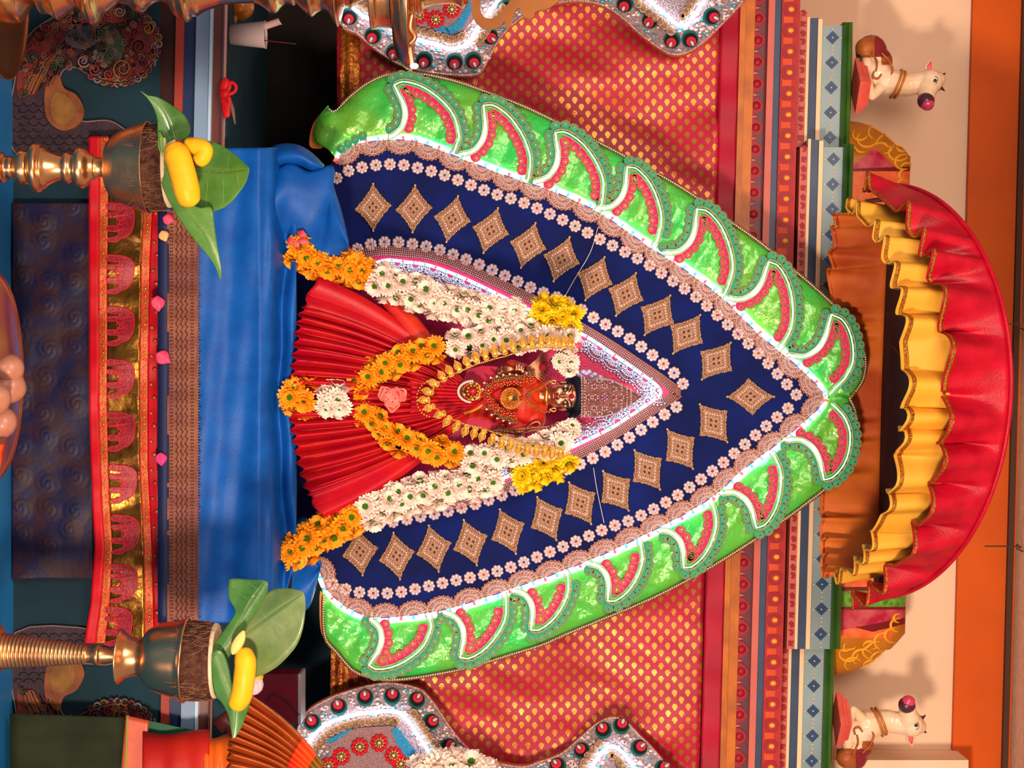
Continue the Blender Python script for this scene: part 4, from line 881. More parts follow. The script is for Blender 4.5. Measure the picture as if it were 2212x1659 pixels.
for sg, q in ((-1, [(1142, 856), (1150, 848), (1168, 838), (1190, 824)]), (1, [(1142, 862), (1148, 872), (1162, 884), (1186, 890)])):
    for p, tt in resample(smooth(q, 4), 5):
        b.sph(P(p[0], p[1], YN-.004+.0003*abs(p[0]-1142)), .0024, 0, 6); b.sph(P(p[0]-4, p[1]-1, YN-.003+.0003*abs(p[0]-1142)), .0022, 0, 6); b.sph(P(p[0]-8, p[1], YN-.001+.0003*abs(p[0]-1142)), .002, 0, 6)
b.build('gold_chain', nm, t)

# ---------------------------------------------------------------- flower garlands
def flower_me(name, col, mid, n=15, rows=3, wid=.17, seed=1):
    random.seed(seed); b = MB()
    for r in range(rows):
        k = n-r*2; L = 1-.2*r
        for i in range(k):
            a = 2*pi*(i+r*.5+random.uniform(-.18, .18))/k; l = L*random.uniform(.86, 1.08); up = .10+.26*r+random.uniform(-.06, .08); cr = random.uniform(.0, .1)
            e = Vector((cos(a), 0, sin(a))); s_ = Vector((-sin(a), 0, cos(a))); vs = []
            for q, (t, w_) in enumerate(((.16, .35), (.5, .85), (.8, 1.), (1., .45))):
                y = -(up*t+.16*t*(1-t)+cr*t*t*.6); c = e*(l*t*(1-.25*up))+Vector((0, y, 0)); ww = wid*w_*(1+.12*random.random()); vs += [c-s_*ww+Vector((0, -.05*w_, 0)), c, c+s_*ww+Vector((0, -.05*w_, 0))]
            b.add(vs, [(q*3+j, q*3+j+1, q*3+j+4, q*3+j+3) for q in range(3) for j in range(2)])
    b.sph((0, -.2, 0), .3, 1, 10, sy=.6)
    for i in range(16): a = i*2.4; q = .055*math.sqrt(i)*1.1; b.sph((q*cos(a), -.36+.4*q*q, q*sin(a)), .055, 1, 5)
    return b.mesh(name, [col, mid], False)[0]
CEN = mat('daisy_eye', (104, 176, 24), .6, 0, (76, 140, 20), 400, (700, 1.))
WP = mat('white_petal', (246, 216, 202), .55, 0, (250, 228, 216), 50, sheen=.2); OP = mat('orange_petal', (255, 176, 34), .5, 0, (248, 136, 18), 55); YP = mat('yellow_petal', (252, 220, 34), .5, 0, (244, 196, 20), 55)
WF = [flower_me('white_flower', WP, CEN, 21, 3, .115, i) for i in range(3)]; OF = [flower_me('orange_flower', OP, CEN, 19, 3, .125, 5+i) for i in range(3)]; YF = [flower_me('yellow_flower', YP, CEN, 20, 4, .13, 9+i) for i in range(2)]
def garland(root, segs, Y, rad, step=25, across=(-62, 0, 62), back=0., seed=2):
    random.seed(seed); core = []
    for kind, path, R in segs:
        sm = smooth(path, 8); core.append([P(u, v, Y) for u, v in sm]); me = {'w': WF, 'o': OF, 'y': YF}[kind]; nm = {'w': 'white_flower', 'o': 'orange_flower', 'y': 'yellow_flower'}[kind]
        for i, (p, t) in enumerate(resample(sm, step, step*.3)):
            for j, deg in enumerate(across):
                a = math.radians(deg+random.uniform(-16, 16)+(22 if i % 2 else -12)); n = Vector((t[0]*sin(a), -cos(a), -t[1]*sin(a)))  # side vector of the strand in x,z
                n.normalize(); c = P(p[0]+random.uniform(-5, 5), p[1]+random.uniform(-5, 5), Y)+n*(R*.001*.52)
                q = Vector((0, -1, 0)).rotation_difference((n+Vector((random.uniform(-.25, .25), 0, random.uniform(-.25, .25)))).normalized()) @ Quaternion((0, 1, 0), random.random()*6.28)
                put(nm, random.choice(me), root, c, q, rad*.001*random.uniform(.88, 1.14))
    for k in core:
        b = MB(); b.tube(k, .014, 8); b.build('garland_stem', mat('stem_green', (40, 56, 22), .7), root)
YF_ = YT-.055
g1 = thing('flower_garland', 'outer garland on the left of the statue, yellow to white to orange', 'garland', P(900, 640, YF_), 'outer flower garlands')
garland(g1, [('o', [(640, 540), (668, 556), (700, 575), (745, 580), (790, 598)], 36), ('w', [(815, 603), (860, 622), (920, 640), (1000, 662), (1070, 676), (1130, 682)], 40), ('y', [(1158, 678), (1195, 684), (1248, 694)], 46)], YF_, 27)
g2 = thing('flower_garland', 'outer garland on the right of the statue, yellow to white to orange', 'garland', P(900, 1060, YF_), 'outer flower garlands')
garland(g2, [('o', [(628, 1200), (655, 1178), (690, 1155), (730, 1130), (762, 1112)], 40), ('w', [(790, 1102), (850, 1083), (920, 1062), (1000, 1046), (1085, 1026)], 40), ('y', [(1120, 1032), (1155, 1012), (1195, 998), (1230, 980)], 36)], YF_, 27, seed=5)
YI = YT-.075
g3 = thing('flower_garland', 'inner garland around the statue face, crossing in orange and ending in a short tail', 'garland', P(800, 860, YI))
garland(g3, [('w', [(1238, 735), (1190, 728), (1120, 728), (1050, 736), (980, 748)], 34), ('o', [(950, 752), (905, 762), (860, 775), (820, 800), (785, 828), (762, 852)], 32),
             ('w', [(1215, 958), (1150, 966), (1080, 980), (1015, 988)], 32), ('o', [(985, 985), (935, 972), (890, 962), (850, 945), (815, 915), (775, 882)], 32)], YI, 23, 27, (-50, 25), seed=8)
garland(g3, [('w', [(742, 868), (715, 868), (690, 866)], 40), ('o', [(668, 862), (640, 858), (612, 856)], 46)], YI-.02, 27, 26, (-75, -25, 25, 75), seed=9)
garland(g3, [('w', [(1238, 790), (1216, 784), (1196, 768)], 20), ('w', [(1244, 925), (1215, 932), (1196, 946)], 22)], YI+.012, 19, 22, (-35, 35), seed=10)
# folded pink flower at the crossing
b = MB(); random.seed(4)
for i in range(15):
    a = random.random()*6.28; r = random.uniform(0, 24); u, v = 845+r*cos(a)*1.1, 862+r*sin(a); o_ = random.random()*6
    def f(s, t): q = s*2*pi; w_ = 15*t; return P(u+w_*cos(q+o_)+2*sin(3*q), v+w_*sin(q+o_)+2*cos(3*q), YI-.035-.016*t**2-.004*sin(3*q+o_)*t)
    b.grid(f, 18, 5)
tag(b.build('pink_carnation', mat('coral_petal', (240, 112, 104), .5, 0, (246, 150, 136), 50), solid=.0008), 'ruffled coral pink flower tucked where the orange garland strands cross', 'flower')
petal2 = MB(); 
def sidepetal(u, v, r, m, lab, Y, sq=.6):
    b = MB(); b.sph(P(u, v, Y), r*.001, 0, 14, sy=.25, sx=sq); tag(b.build('rose_petal', m), lab, 'petal')
sidepetal(1246, 737+10, 12, pp, 'magenta petal between the white flowers and the top left of the lit niche', YT-.03); sidepetal(1242, 942, 11, pp, 'magenta petal beside the tip of the bronze trident', YT-.03)
b = MB()
for u, v, a in ((652, 505, .5), (628, 520, 1.2), (640, 528, 2.), (655, 522, .2)): b.tube([P(u+12*cos(a)*k, v+8*sin(a)*k, YB+.03) for k in (-1, 0, 1)], [.002, .009, .001], 10, flat=.5)
tag(b.build('red_bud', mat('crimson_petal', (200, 24, 60), .5, 0, (226, 120, 120), 60)), 'small crimson flower bud above the upper orange end of the left garland', 'flower')
# ---------------------------------------------------------------- silver side panels of the neighbouring shrines
GLW = mat('silver_brocade', (198, 176, 178), .3, .6, (150, 124, 132), 260, (320, 1., .006)); GBL = mat('blue_glitter', (20, 116, 170), .3, .4, (40, 150, 196), 300, (500, 1.)); CRM = mat('champagne_lace', (180, 146, 112), .4, .4, (130, 100, 76), 200, (340, 1., .004))
BLK = mat('black_sequin', (5, 8, 14), .8); DTS = mat('dark_teal_sequin', (4, 76, 70), .75); RSQ = mat('red_sequin', (196, 8, 40), .7)
EM = MB(); EM.disc((0, 0, 0), 1, .1, 24, 0); EM.disc((0, -.03, .16), .84, .06, 24, 1); EM.disc((0, -.07, .38), .58, .06, 20, 2); EM.sph((0, -.14, .62), .26, 3, 10, sx=.8, sz=1.3); EM.tube([(.3*cos(a*pi/8), -.13, .62+.4*sin(a*pi/8)) for a in range(16)], .05, 5, 4, closed=True)
eye_me = EM.mesh('eye_sequin', [DTS, BLK, RSQ, SATIN, GLW], False)[0]
def side(label, outl, leds, eyes, flowers, inner, blue, seed, YS_):
    t = thing('silver_panel', label, 'backdrop', P(outl[0][0], outl[0][1], YS_)); random.seed(seed)
    b = MB(); b.plate(outl, YS_, YS_+.02); b.build('silver_ground', GLW, t)
    b = MB(); b.tube([P(u, v, YS_) for u, v in outl], .0032, 6, closed=True)
    for p, q in resample(outl, 5): b.sph(P(p[0], p[1], YS_-.003), .0018, 0, 5)
    b.build('beaded_edge', SILVER, t)
    cx = sum(p[0] for p in outl)/len(outl); cy = sum(p[1] for p in outl)/len(outl)
    lo = Vector((0, 0)); b = MB(); W = [Vector(p) for p in outl]
    def inside(p):
        c = False; j = len(W)-1
        for i in range(len(W)):
            if (W[i].y > p[1]) != (W[j].y > p[1]) and p[0] < (W[j].x-W[i].x)*(p[1]-W[i].y)/(W[j].y-W[i].y)+W[i].x: c = not c
            j = i
        return c
    us = [p[0] for p in outl]; vs = [p[1] for p in outl]; n = 0
    dist = lambda p: min((p[0]-w_.x)**2+(p[1]-w_.y)**2 for w_ in W)
    for _ in range(2600):
        p = (random.uniform(min(us), max(us)), random.uniform(max(-30, min(vs)), min(1690, max(vs))))
        if not inside(p) or dist(p) > 75**2 or dist(p) < 36 or any(hyp(p[0]-e[0], p[1]-e[1]) < 22 for e in eyes): continue
        b.sph(P(p[0], p[1], YS_-.001), random.choice((.0022, .003, .004)), random.choice((0, 0, 0, 1, 2)), 6, sz=1.4, sy=.7)
    b.build('scattered_crystals', [SATIN, PEARL, mat('aqua_crystal', (70, 170, 200), .1, .3)], t)['kind'] = 'stuff'
    for (u, v, du, dv) in eyes: put('eye_sequin', eye_me, t, P(u, v, YS_-.003), rotY(dv, du), .0185)
    for q in leds:
        q = smooth(q, 6); ledstrip(q, YS_-.010, .0036, 'led_strip', mat('led_side', (255, 255, 255), .5, emit=((226, 238, 255), 13.)), 0, t)
    for q in inner: b = MB(); b.plate(q, YS_-.004, YS_+.002); b.build('inner_field', GLW if q is not inner[0] else mat('rose_glitter', (170, 128, 130), .4, .4, (128, 96, 104), 300, (500, 1.)), t)
    for q in blue: b = MB(); b.plate(q, YS_-.007, YS_); b.build('blue_glitter_patch', GBL, t)
    for q in leds:
        b = MB()
        for i, (p, tt) in enumerate(resample(smooth(q, 5), 15, 8)):
            n = (-tt[1], tt[0]); s_ = 1 if n[0]*(cx-p[0])+n[1]*((-60 if cy < 800 else 1720)-p[1]) > 0 else -1
            c = (p[0]+n[0]*s_*19, p[1]+n[1]*s_*19); b.sph(P(c[0], c[1], YS_-.006), .0115, 0, 10, sy=.4, sz=.75, sx=1.1); b.tube([P(c[0]+9*cos(a*.6+i), c[1]+9*sin(a*.6+i), YS_-.011) for a in range(9)], .0012, 5, 1)
            b.sph(P(c[0]+tt[0]*7, c[1]+tt[1]*7, YS_-.012), .002, 2, 6)
        b.build('leaf_lace', [CRM, SILVER, GOLD], t)
    for (u, v) in flowers:
        b = MB()
        for i in range(10): a = i*pi/5; b.sph(P(u+15*cos(a), v+15*sin(a), YS_-.008), .0052, 0, 8, sy=.35); b.sph(P(u+9*cos(a), v+9*sin(a), YS_-.010), .0024, 1, 6); b.tube([P(u+4*cos(a), v+4*sin(a), YS_-.010), P(u+13*cos(a), v+13*sin(a), YS_-.010)], .001, 4, 1)
        b.disc(P(u, v, YS_-.008), .011, .003, 14, 2); b.sph(P(u, v, YS_-.011), .0038, 3, 8); b.build('red_bead_flower', [RSQ, GOLD, CRM, PEARL], t)
    b = MB(); b.plate([(cx+(u-cx)*1.0+0, v+(5 if cy < 800 else -5)) for u, v in outl], YS_+.018, YS_+.026); b.build('orange_backing', mat('orange_fabric', (206, 92, 24), .5, 0, (186, 70, 20), 20), t)
oL = smooth([(735, 50), (770, 72), (812, 106), (860, 138), (920, 155), (985, 163), (1032, 160), (1052, 132), (1078, 84), (1110, 50), (1145, 26), (1190, 9), (1245, 1), (1300, 10), (1340, 34), (1380, 70), (1422, 102), (1452, 117), (1482, 114), (1520, 90), (1562, 48), (1610, -5), (1630, -60), (1550, -160), (820, -160), (700, -60)], 3, True)
side('silver sequinned panel with peacock-eye discs behind the tall brass lamp', oL, [[(740, -10), (765, 20), (800, 42), (832, 52), (858, 72), (895, 84), (940, 95), (975, 105), (1008, 96), (1022, 75), (1034, 56), (1060, 22), (1080, -5)], [(1385, -12), (1410, 8), (1440, 32), (1462, 52), (1482, 53), (1496, 38), (1510, 18), (1528, -10)]],
     [(755, 35, -.2, 1), (806, 76, -.4, .9), (852, 112, -.4, .9), (917, 129, -.3, 1), (982, 132, 0, 1), (1022, 130, .3, .9), (1057, 78, .7, .6), (1092, 18, .8, .5), (1350, 8, -.3, .9), (1405, 43, -.5, .8), (1452, 86, -.3, .9), (1490, 84, .4, .8), (1537, 35, .8, .4)],
     [(906, 32), (941, 42), (976, 20), (1240, -20)], [[(850, -60), (1050, -60), (1028, 30), (1000, 70), (940, 66), (880, 50)], [(1400, -60), (1540, -60), (1505, 10), (1473, 35), (1430, 10)]], [[(962, 62), (985, 48), (1008, 15), (1012, -20), (1020, -40), (1030, 0), (1000, 60), (975, 75)], [(925, 52), (960, 56), (975, 74), (940, 66)]], 3, .03)
oR = smooth([(636, 1660), (640, 1590), (660, 1541), (700, 1514), (749, 1494), (812, 1478), (852, 1476), (903, 1487), (928, 1509), (954, 1545), (976, 1578), (1014, 1621), (1065, 1646), (1128, 1657), (1165, 1646), (1210, 1630), (1249, 1598), (1287, 1565), (1322, 1550), (1352, 1560), (1383, 1591), (1413, 1621), (1443, 1659), (1500, 1740), (1400, 1830), (700, 1830), (620, 1740)], 3, True)
side('silver sequinned panel with peacock-eye discs beside the orange pleated saree', oR, [[(652, 1625), (675, 1592), (700, 1568), (735, 1552), (770, 1543), (820, 1537), (860, 1539), (885, 1562), (905, 1592), (925, 1622), (948, 1650)], [(1262, 1690), (1280, 1655), (1300, 1626), (1322, 1612), (1346, 1626), (1368, 1655), (1390, 1690)]],
     [(676, 1562, -.5, -.8), (732, 1528, -.3, -.9), (789, 1508, -.1, -1), (847, 1505, .1, -1), (900, 1513, .4, -.9), (930, 1560, .8, -.5), (968, 1613, .8, -.5), (1022, 1650, .6, -.8), (1304, 1578, -.4, -.9), (1342, 1568, .3, -.9), (1258, 1622, -.6, -.7), (1380, 1616, .7, -.6), (1205, 1655, -.5, -.8), (1432, 1660, .7, -.6)],
     [(737, 1634), (777, 1613), (819, 1605), (850, 1632), (710, 1655), (866, 1650)], [[(680, 1720), (720, 1600), (770, 1572), (850, 1568), (890, 1610), (930, 1720)], [(1285, 1720), (1322, 1640), (1365, 1720)]], [[(845, 1578), (856, 1570), (880, 1600), (898, 1625), (880, 1640), (860, 1610)], [(700, 1602), (745, 1578), (765, 1574), (720, 1604)]], 4, .03)

# ---------------------------------------------------------------- umbrella
um = thing('temple_umbrella', 'round red temple umbrella with yellow inner frill and gold braid over the shrine', 'umbrella', P(1900, 845, -.28))
UY, UR = -.28, .30
def rim(th, R, lift=0): 
    c = cos(th); u = 1912+(272 if c > 0 else 10)*c - .03*(R*sin(th)) + lift
    return u, 845+R*sin(th), UY-UR*c*(R/445)
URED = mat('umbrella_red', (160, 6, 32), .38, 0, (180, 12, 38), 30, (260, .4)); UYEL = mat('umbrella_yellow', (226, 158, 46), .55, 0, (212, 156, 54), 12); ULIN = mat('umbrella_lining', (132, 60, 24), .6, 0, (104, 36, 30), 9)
def frill(R, th0, th1, top, Lf, amp, waves, name, m, trim, tm, flare, seed, nu=360):
    random.seed(seed); phs = [random.uniform(-.5, .5) for _ in range(waves+2)]
    def f(s, t, ex=0.):
        th = th0+(th1-th0)*s; x = s*waves; i = int(x); ph = x+phs[i]*(1-(x-i))+phs[i+1]*(x-i)
        u, v, Y = rim(th, R); L = Lf(th); tri = cos(2*pi*ph)+.35*cos(4*pi*ph+1)
        wv = amp*t*tri; r = wv+flare*t
        # picture offsets: hang down, ripple along the rim and outwards
        return P(u+top-L*t+.42*wv*cos(th)*1.0-4*t*sin(2*pi*ph), v+(wv*.75+flare*t)*sin(th)+amp*.75*t*sin(2*pi*ph)*cos(th), Y-(r*.0012+ex)*cos(th))
    b = MB(); b.grid(lambda s, t: f(s, t), nu, 10); fr_ = b.build(name, m, um, solid=.0012)
    b = MB()
    for k in range(2):
        b.tube([f(i/nu, .955-.02*k, .0022) for i in range(nu+1)], .0032, 5, flat=.6)
    for i in range(0, nu*2): b.sph(f(i/nu/2, .945, .004), .0022, 0, 5)
    b.build(trim, tm, fr_)
cl_ = lambda th: max(0., cos(th))
frill(400, -1.70, 1.70, -10, lambda th: 84+138*cl_(th)**.8, 19, 17, 'yellow_frill', UYEL, 'yellow_frill_braid', GOLDTRIM, 0, 1)
frill(445, -1.60, 1.60, 0, lambda th: 62+82*cl_(th)**.6, 27, 13, 'red_frill', URED, 'red_frill_braid', GOLDTRIM, 6, 2)
frill(396, 1.70, 2*pi-1.70, 6, lambda th: 128, 12, 15, 'inner_back_frill', mat('umbrella_orange_back', (214, 112, 34), .6, 0, (176, 72, 30), 8), 'back_frill_braid', mat('braid_orange', (170, 66, 26), .4, .4), 0, 3)
b = MB()
b.tube([P(*rim(2*pi*i/120, 446)) for i in range(120)], .0045, 8, closed=True); b.build('red_rim', URED, um)
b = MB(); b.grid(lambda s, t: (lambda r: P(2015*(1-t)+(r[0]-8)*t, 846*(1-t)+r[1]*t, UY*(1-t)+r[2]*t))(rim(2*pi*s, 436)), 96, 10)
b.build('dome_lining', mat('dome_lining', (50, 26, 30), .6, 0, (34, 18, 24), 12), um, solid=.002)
b = MB(); b.grid(lambda s, t: (lambda r: P(r[0]+34-84*t, r[1]+6*t, r[2]-.004))(rim(-1.56-.18*s, 442)), 20, 6); b.build('black_gold_band', mat('black_cloth', (20, 16, 24), .5), um, solid=.002)
b = MB(); b.grid(lambda s, t: (lambda r: P(r[0]+6-62*t, r[1]+20+6*t, r[2]-.008))(rim(-1.56-.2*s, 440)), 20, 4); b.build('gold_band', GOLDTRIM, um, solid=.002)
b = MB(); b.tube([P(1500, 850, .04), P(1940, 850, .035), P(2040, 848, -.15)], .020, 12); b.build('pole', mat('mauve_pole', (110, 60, 66), .4), um)
for i in range(8):
    th = 2*pi*i/8+.3; u, v, Y = rim(th, 430); b = MB(); b.tube([P(2010, 846, UY), P(u, v, Y)], .004, 6); b.build('rib', mat('rib', (60, 40, 40), .4, .3), um)
for v in (700, 1180):
    b = MB(); k = 5; b.tube([P(2165 if v < 900 else 2128, v, UY-.15)]+[P(2200+5*cos(i), v+6*sin(i*2), .1+.05*i) for i in range(5)]+[P(2216, v+14, .43)], .0016, 5); b.build('hanging_wire', mat('wire2', (80, 48, 34), .5), um)

# ---------------------------------------------------------------- painted bolsters and cows on the cornice
def bolster(v0, v1, label, bands, uT, YZ=.27):
    base = lambda v: 1843-SL*v+(9 if 318 < v < 1402 else 0)
    t = thing('painted_bolster', label, 'figure', P(base((v0+v1)/2), (v0+v1)/2, YZ))
    vm = (v0+v1)/2; h = (v1-v0)/2; out = v0 if v0 < 800 else v1
    def sec(v):    # height of the mound over the ledge at v
        x = abs(v-out)/(2*h); return uT*(min(1, (x/.42))**.5 if x < .42 else 1)*(1)
    def f(s, t_):
        v = v0+(v1-v0)*s; H_ = max(3, sec(v)); a = pi*t_; return P(base(v)-2+H_*sin(a)**.8, v, YZ-.085*min(1, H_/uT+.02)*cos(a))
    mats = [mat('ochre_paint', (176, 104, 22), .5, 0, (196, 124, 36), 14, (60, .2)), mat('swirl_yellow', (234, 168, 44), .5), mat('magenta_paint', (176, 26, 62), .5, 0, (206, 90, 100), 30), mat('orange_band', (226, 96, 48), .5, 0, (236, 120, 70), 60), mat('green_speck', (70, 130, 36), .5, 0, (120, 176, 60), 80), mat('maroon_line', (116, 24, 30), .5)]
    b = MB(); b.grid(f, 280, 112)
    o = len(b.f)
    for i, fc in enumerate(b.f):
        c = sum((b.v[x] for x in fc), Vector())/len(fc); v = c.x/sc(c.y)+829.5; u = (c.z-1.6)/sc(c.y)+1106-base(v)
        for test, mm in bands:
            if test(u, v): b.m[i] = mm
    for e in (v0, v1):
        q = [f(0 if e == v0 else 1, j/112) for j in range(113)]; b.add(q, [tuple(range(113))], 0, False)
    b.build('mound', mats, t)
    b = MB(); random.seed(int(v0))
    def on(u, v, lift=.002): v = min(max(v, v0+2), v1-2); H_ = max(3, sec(v)); u = min(max(u, 2), H_-1); a = math.asin(max(0, min(1, (max(0, u+2)/H_)))**(1/.8)); return P(base(v)-2+u, v, YZ-.085*min(1, H_/uT+.02)*cos(a)-lift)
    def arc(u, v, r, a0, a1, t0=.003): b.tube([on(u+r*cos(a0+(a1-a0)*i/14), v+r*.8*sin(a0+(a1-a0)*i/14)) for i in range(15)], [t0*(.4+.8*sin(pi*i/14)) for i in range(15)], 6)
    return t, b, arc, mats
tb, b, arc, mm = bolster(262, 445, 'ochre painted mound with yellow swirls left of the umbrella', [(lambda u, v: (v-318-abs(u-45)*.9) > 0 and u < 95, 2), (lambda u, v: v > 362-(u-60)*.04, 5), (lambda u, v: v > 370, 3)], 126)
for q in ((40, 300, 22, 0, 4), (62, 285, 20, 2, 6), (85, 310, 24, 3, 7), (100, 330, 22, 0, 4.5), (112, 350, 20, 1, 5.5), (118, 378, 16, 1, 5), (24, 290, 16, 0, 4), (92, 286, 16, 2, 5), (70, 320, 14, 4, 8), (108, 318, 12, 0, 4), (20, 318, 14, 1, 4), (118, 362, 12, 3, 7), (112, 398, 12, 1, 5)): arc(*q)
b.build('painted_swirls', [mm[1]], tb)
tb, b, arc, mm = bolster(1245, 1457, 'ochre painted mound with green and magenta bands right of the umbrella', [(lambda u, v: v < 1378 and not (u > 110 and v > 1300), 3), (lambda u, v: v < 1365-abs(u-70)*.25, 5), (lambda u, v: v < 1350-(u-60)*.2, 2), (lambda u, v: v < 1317, 5), (lambda u, v: v < 1311, 4), (lambda u, v: v < 1276, 5), (lambda u, v: v < 1268, 3)], 142)
for q in ((30, 1412, 20, 0, 4), (40, 1435, 18, 2, 6), (60, 1420, 22, 2, 6), (84, 1405, 24, 1, 5), (100, 1385, 24, 1, 5), (118, 1372, 20, 1, 5), (128, 1350, 18, 1.5, 5), (128, 1335, 12, 1.5, 5), (100, 1425, 22, 1, 5), (80, 1440, 18, 3, 6.5), (22, 1396, 12, 0, 4), (66, 1396, 14, 3, 7), (112, 1410, 12, 0, 4)): arc(*q)
b.build('painted_swirls', [mm[1]], tb)

def cow(v0, mir, label, base):
    """seated calf on a stepped pink pedestal; local x follows the picture row, mirrored for the second one"""
    g = -1 if mir else 1; Y0 = .20; B = base; s_ = sc(Y0)
    q = lambda u, v, y=0: P(B+u, v0+g*v, Y0+y)
    t = thing('cow_figure', label, 'figure', q(0, 0), 'painted cow figures on the cornice')
    W = mat('cow_white', (236, 206, 176), .35, 0, (226, 190, 150), 20, coat=.3); BR = mat('cow_brown', (170, 94, 44), .4, 0, (146, 74, 36), 30); MG = mat('cow_maroon', (128, 34, 46), .4)
    b = MB()
    for (lo, hi, r) in ((0, 9, 66), (9, 17, 58), (17, 26, 50)):
        c = q(0, 12, -.03); b.lathe((c.x, c.y, q(lo, 0).z), [(0, r*s_*.9), ((hi-lo)*s_, r*s_*.9)], 4, 0)
    for f in range(len(b.s)): b.s[f] = False
    b.build('pedestal', mat('pink_pedestal', (220, 98, 82), .45, 0, (206, 78, 70), 20), t)
    blob('body', [(q(40, -62, .02), .036, (1.1, .9, 1)), (q(52, -40, .015), .036), (q(52, -14, .0), .034, (1, 1, 1.05)), (q(66, 2, -.005), .029), (q(30, -20, -.01), .024, (1.6, 1, .7)), (q(28, -70, 0), .024), (q(30, 12, -.03), .014, (1.7, 1, .8)),
              (q(168, 2, -.012), .0285, (1, 1, 1)), (q(162, 16, -.020), .0245), (q(159, 30, -.026), .0195), (q(182, -2, -.01), .019)], [W, BR, MG], t, .0028, 3,
             caps=[(q(72, 2, -.005), .035, q(115, 10, -.005), .027), (q(115, 10, -.005), .027, q(160, 2, -.008), .025), (q(162, 10, -.02), .022, q(160, 42, -.034), .0175), (q(60, 16, -.025), .013, q(42, 34, -.03), .010), (q(42, 34, -.03), .010, q(34, 4, -.045), .009)],
             paint=lambda c: (lambda u, v: 2 if u < 92 and v < -52 and u > 48 else (1 if (u < 60 and v < -50) or (c.y > Y0+.018) or (u > 62 and u < 92 and v < -34) else 0))((c.z-1.6)/sc(c.y)+1106-B, ((c.x/sc(c.y)+829.5)-v0)*g))
    b = MB(); b.sph(q(158, 44, -.038), .0195, 0, 14); b.sph(q(161, 51, -.043), .0155, 1, 14)
    b.build('muzzle', [mat('muzzle_dark', (76, 34, 50), .3), mat('muzzle_pink', (206, 60, 100), .2, coat=.5)], t)
    b = MB(); b.tube([q(163, -16, -.01), q(165, -30, -.012), q(170, -46, -.012)], [.006, .0105, .001], 12, flat=.4); b.tube([q(164, -20, -.018), q(166, -30, -.018), q(169, -41, -.017)], [.002, .0065, .001], 10, 1, flat=.3); b.build('ear', [W, mat('ear_pink', (214, 90, 96), .4)], t)
    for a, c in ((186, -10), (184, 18)):
        b = MB(); b.tube([q(a, c, -.012), q(a+8, c-2, -.012), q(a+15, c-(6 if c < 0 else -5), -.014)], [.0055, .0042, .0008], 10); b.build('horn', mat('horn', (70, 36, 30), .35), t)
    b = MB(); b.sph(q(178, -1, -.0380), .0075, 0, 12, sy=.4, sz=.8); b.sph(q(178, 0, -.0408), .0042, 1, 10, sy=.4); b.tube([q(178+6*sin(i*.5+.2), -1+8*cos(i*.5+.2), -.0395) for i in range(7)], .0007, 5, 1); b.build('eye', [mat('cow_eye_white', (230, 226, 210), .2), EB], t)
    for (u, v, r) in ((94, 7, 33.5), (102, 9, 32)):
        c = q(u, v, -.006); ax = (q(115, 22)-q(72, 6)).normalized(); e1 = ax.orthogonal().normalized(); e2 = ax.cross(e1)
        b = MB(); b.tube([c+(e1*cos(i*pi/14)+e2*sin(i*pi/14))*r*.001 for i in range(28)], .0028, 6, closed=True); b.build('collar', mat('collar_gold', (196, 116, 40), .4, .3), t)
    b = MB()
    for qd in ([(62, -60), (80, -40), (86, -20), (74, -6)], [(40, -62), (52, -40), (50, -20)], [(62, -14), (54, -4), (44, -8), (46, -20)]): b.tube([q(u, v, -.034+(.010 if v < -40 else 0)) for u, v in smooth(qd, 5)], .0024, 6)
    b.build('painted_harness', BR, t); b = MB(); b.sph(q(30, 2, -.05), .011, 0, 12, sz=.8); b.build('hoof', mat('hoof_dark', (50, 26, 40), .35), t)
cow(174, False, 'white painted cow figure on pink pedestal at the left end of the cornice', 1842)
cow(1567, True, 'white painted cow figure on pink pedestal at the right end of the cornice', 1801)
# ---------------------------------------------------------------- brass lamps and offerings in front
def lamp(name, label, v, Y, prof, zlow, parts=None, lean=0., mats=BRASS, extra=None):
    """turned on a lathe: prof = (u, radius) in picture pixels at depth Y, upwards"""
    s_ = sc(Y); x = P(0, v, Y).x; t = thing(name, label, 'lamp' if 'lamp' in name else 'vessel', (x, Y, ZF))
    return t, x, s_, lambda u: P(u, v, Y).z
def turned(b, x, Y, pr, s_, zf, lean=0., m=0, n=56):
    q = smooth([(zf(u), r*s_) for u, r in pr], 3); z0 = q[0][0]; d = Vector((lean, 0, 1)).normalized()
    b.lathe((x+0, Y, z0), [(z-z0, max(.0005, r)) for z, r in q], n, m, d)
def foot(b, x, Y, z, r): b.lathe((x, Y, ZF), [(0, r), (.012, r), (.02, r*.8), (.03, r*.45), (z-ZF, r*.3)], 40)
YL = -.85
# left lamp with open cup
t, x, s_, zf = lamp('brass_lamp_stand', 'turned brass stand with open cup holding a coconut, at the left', 362, YL, None, 0)
b = MB(); foot(b, x, YL, zf(-20), .10); turned(b, x, YL, [(-30, 20), (-12, 24), (0, 31), (8, 33), (12, 24), (24, 24), (29, 22), (34, 32), (42, 37), (50, 38), (60, 36), (64, 33), (67, 44), (73, 52), (80, 54), (86, 52), (90, 44), (94, 46), (99, 42), (104, 38), (118, 31), (130, 27), (138, 26), (141, 33), (148, 34), (154, 30), (161, 30), (164, 37), (168, 43), (176, 45), (184, 42), (190, 36), (196, 30), (206, 25)], s_, zf); b.build('stem', BRASS, t)
b = MB(); turned(b, x, YL, [(204, 25), (214, 21), (222, 21), (226, 26), (229, 42), (234, 56), (246, 68), (262, 78), (282, 86), (300, 92), (318, 99), (321, 100), (321, 97), (304, 88), (270, 70), (250, 40), (246, 5)], s_, zf); b.build('cup', BRASS2, t)
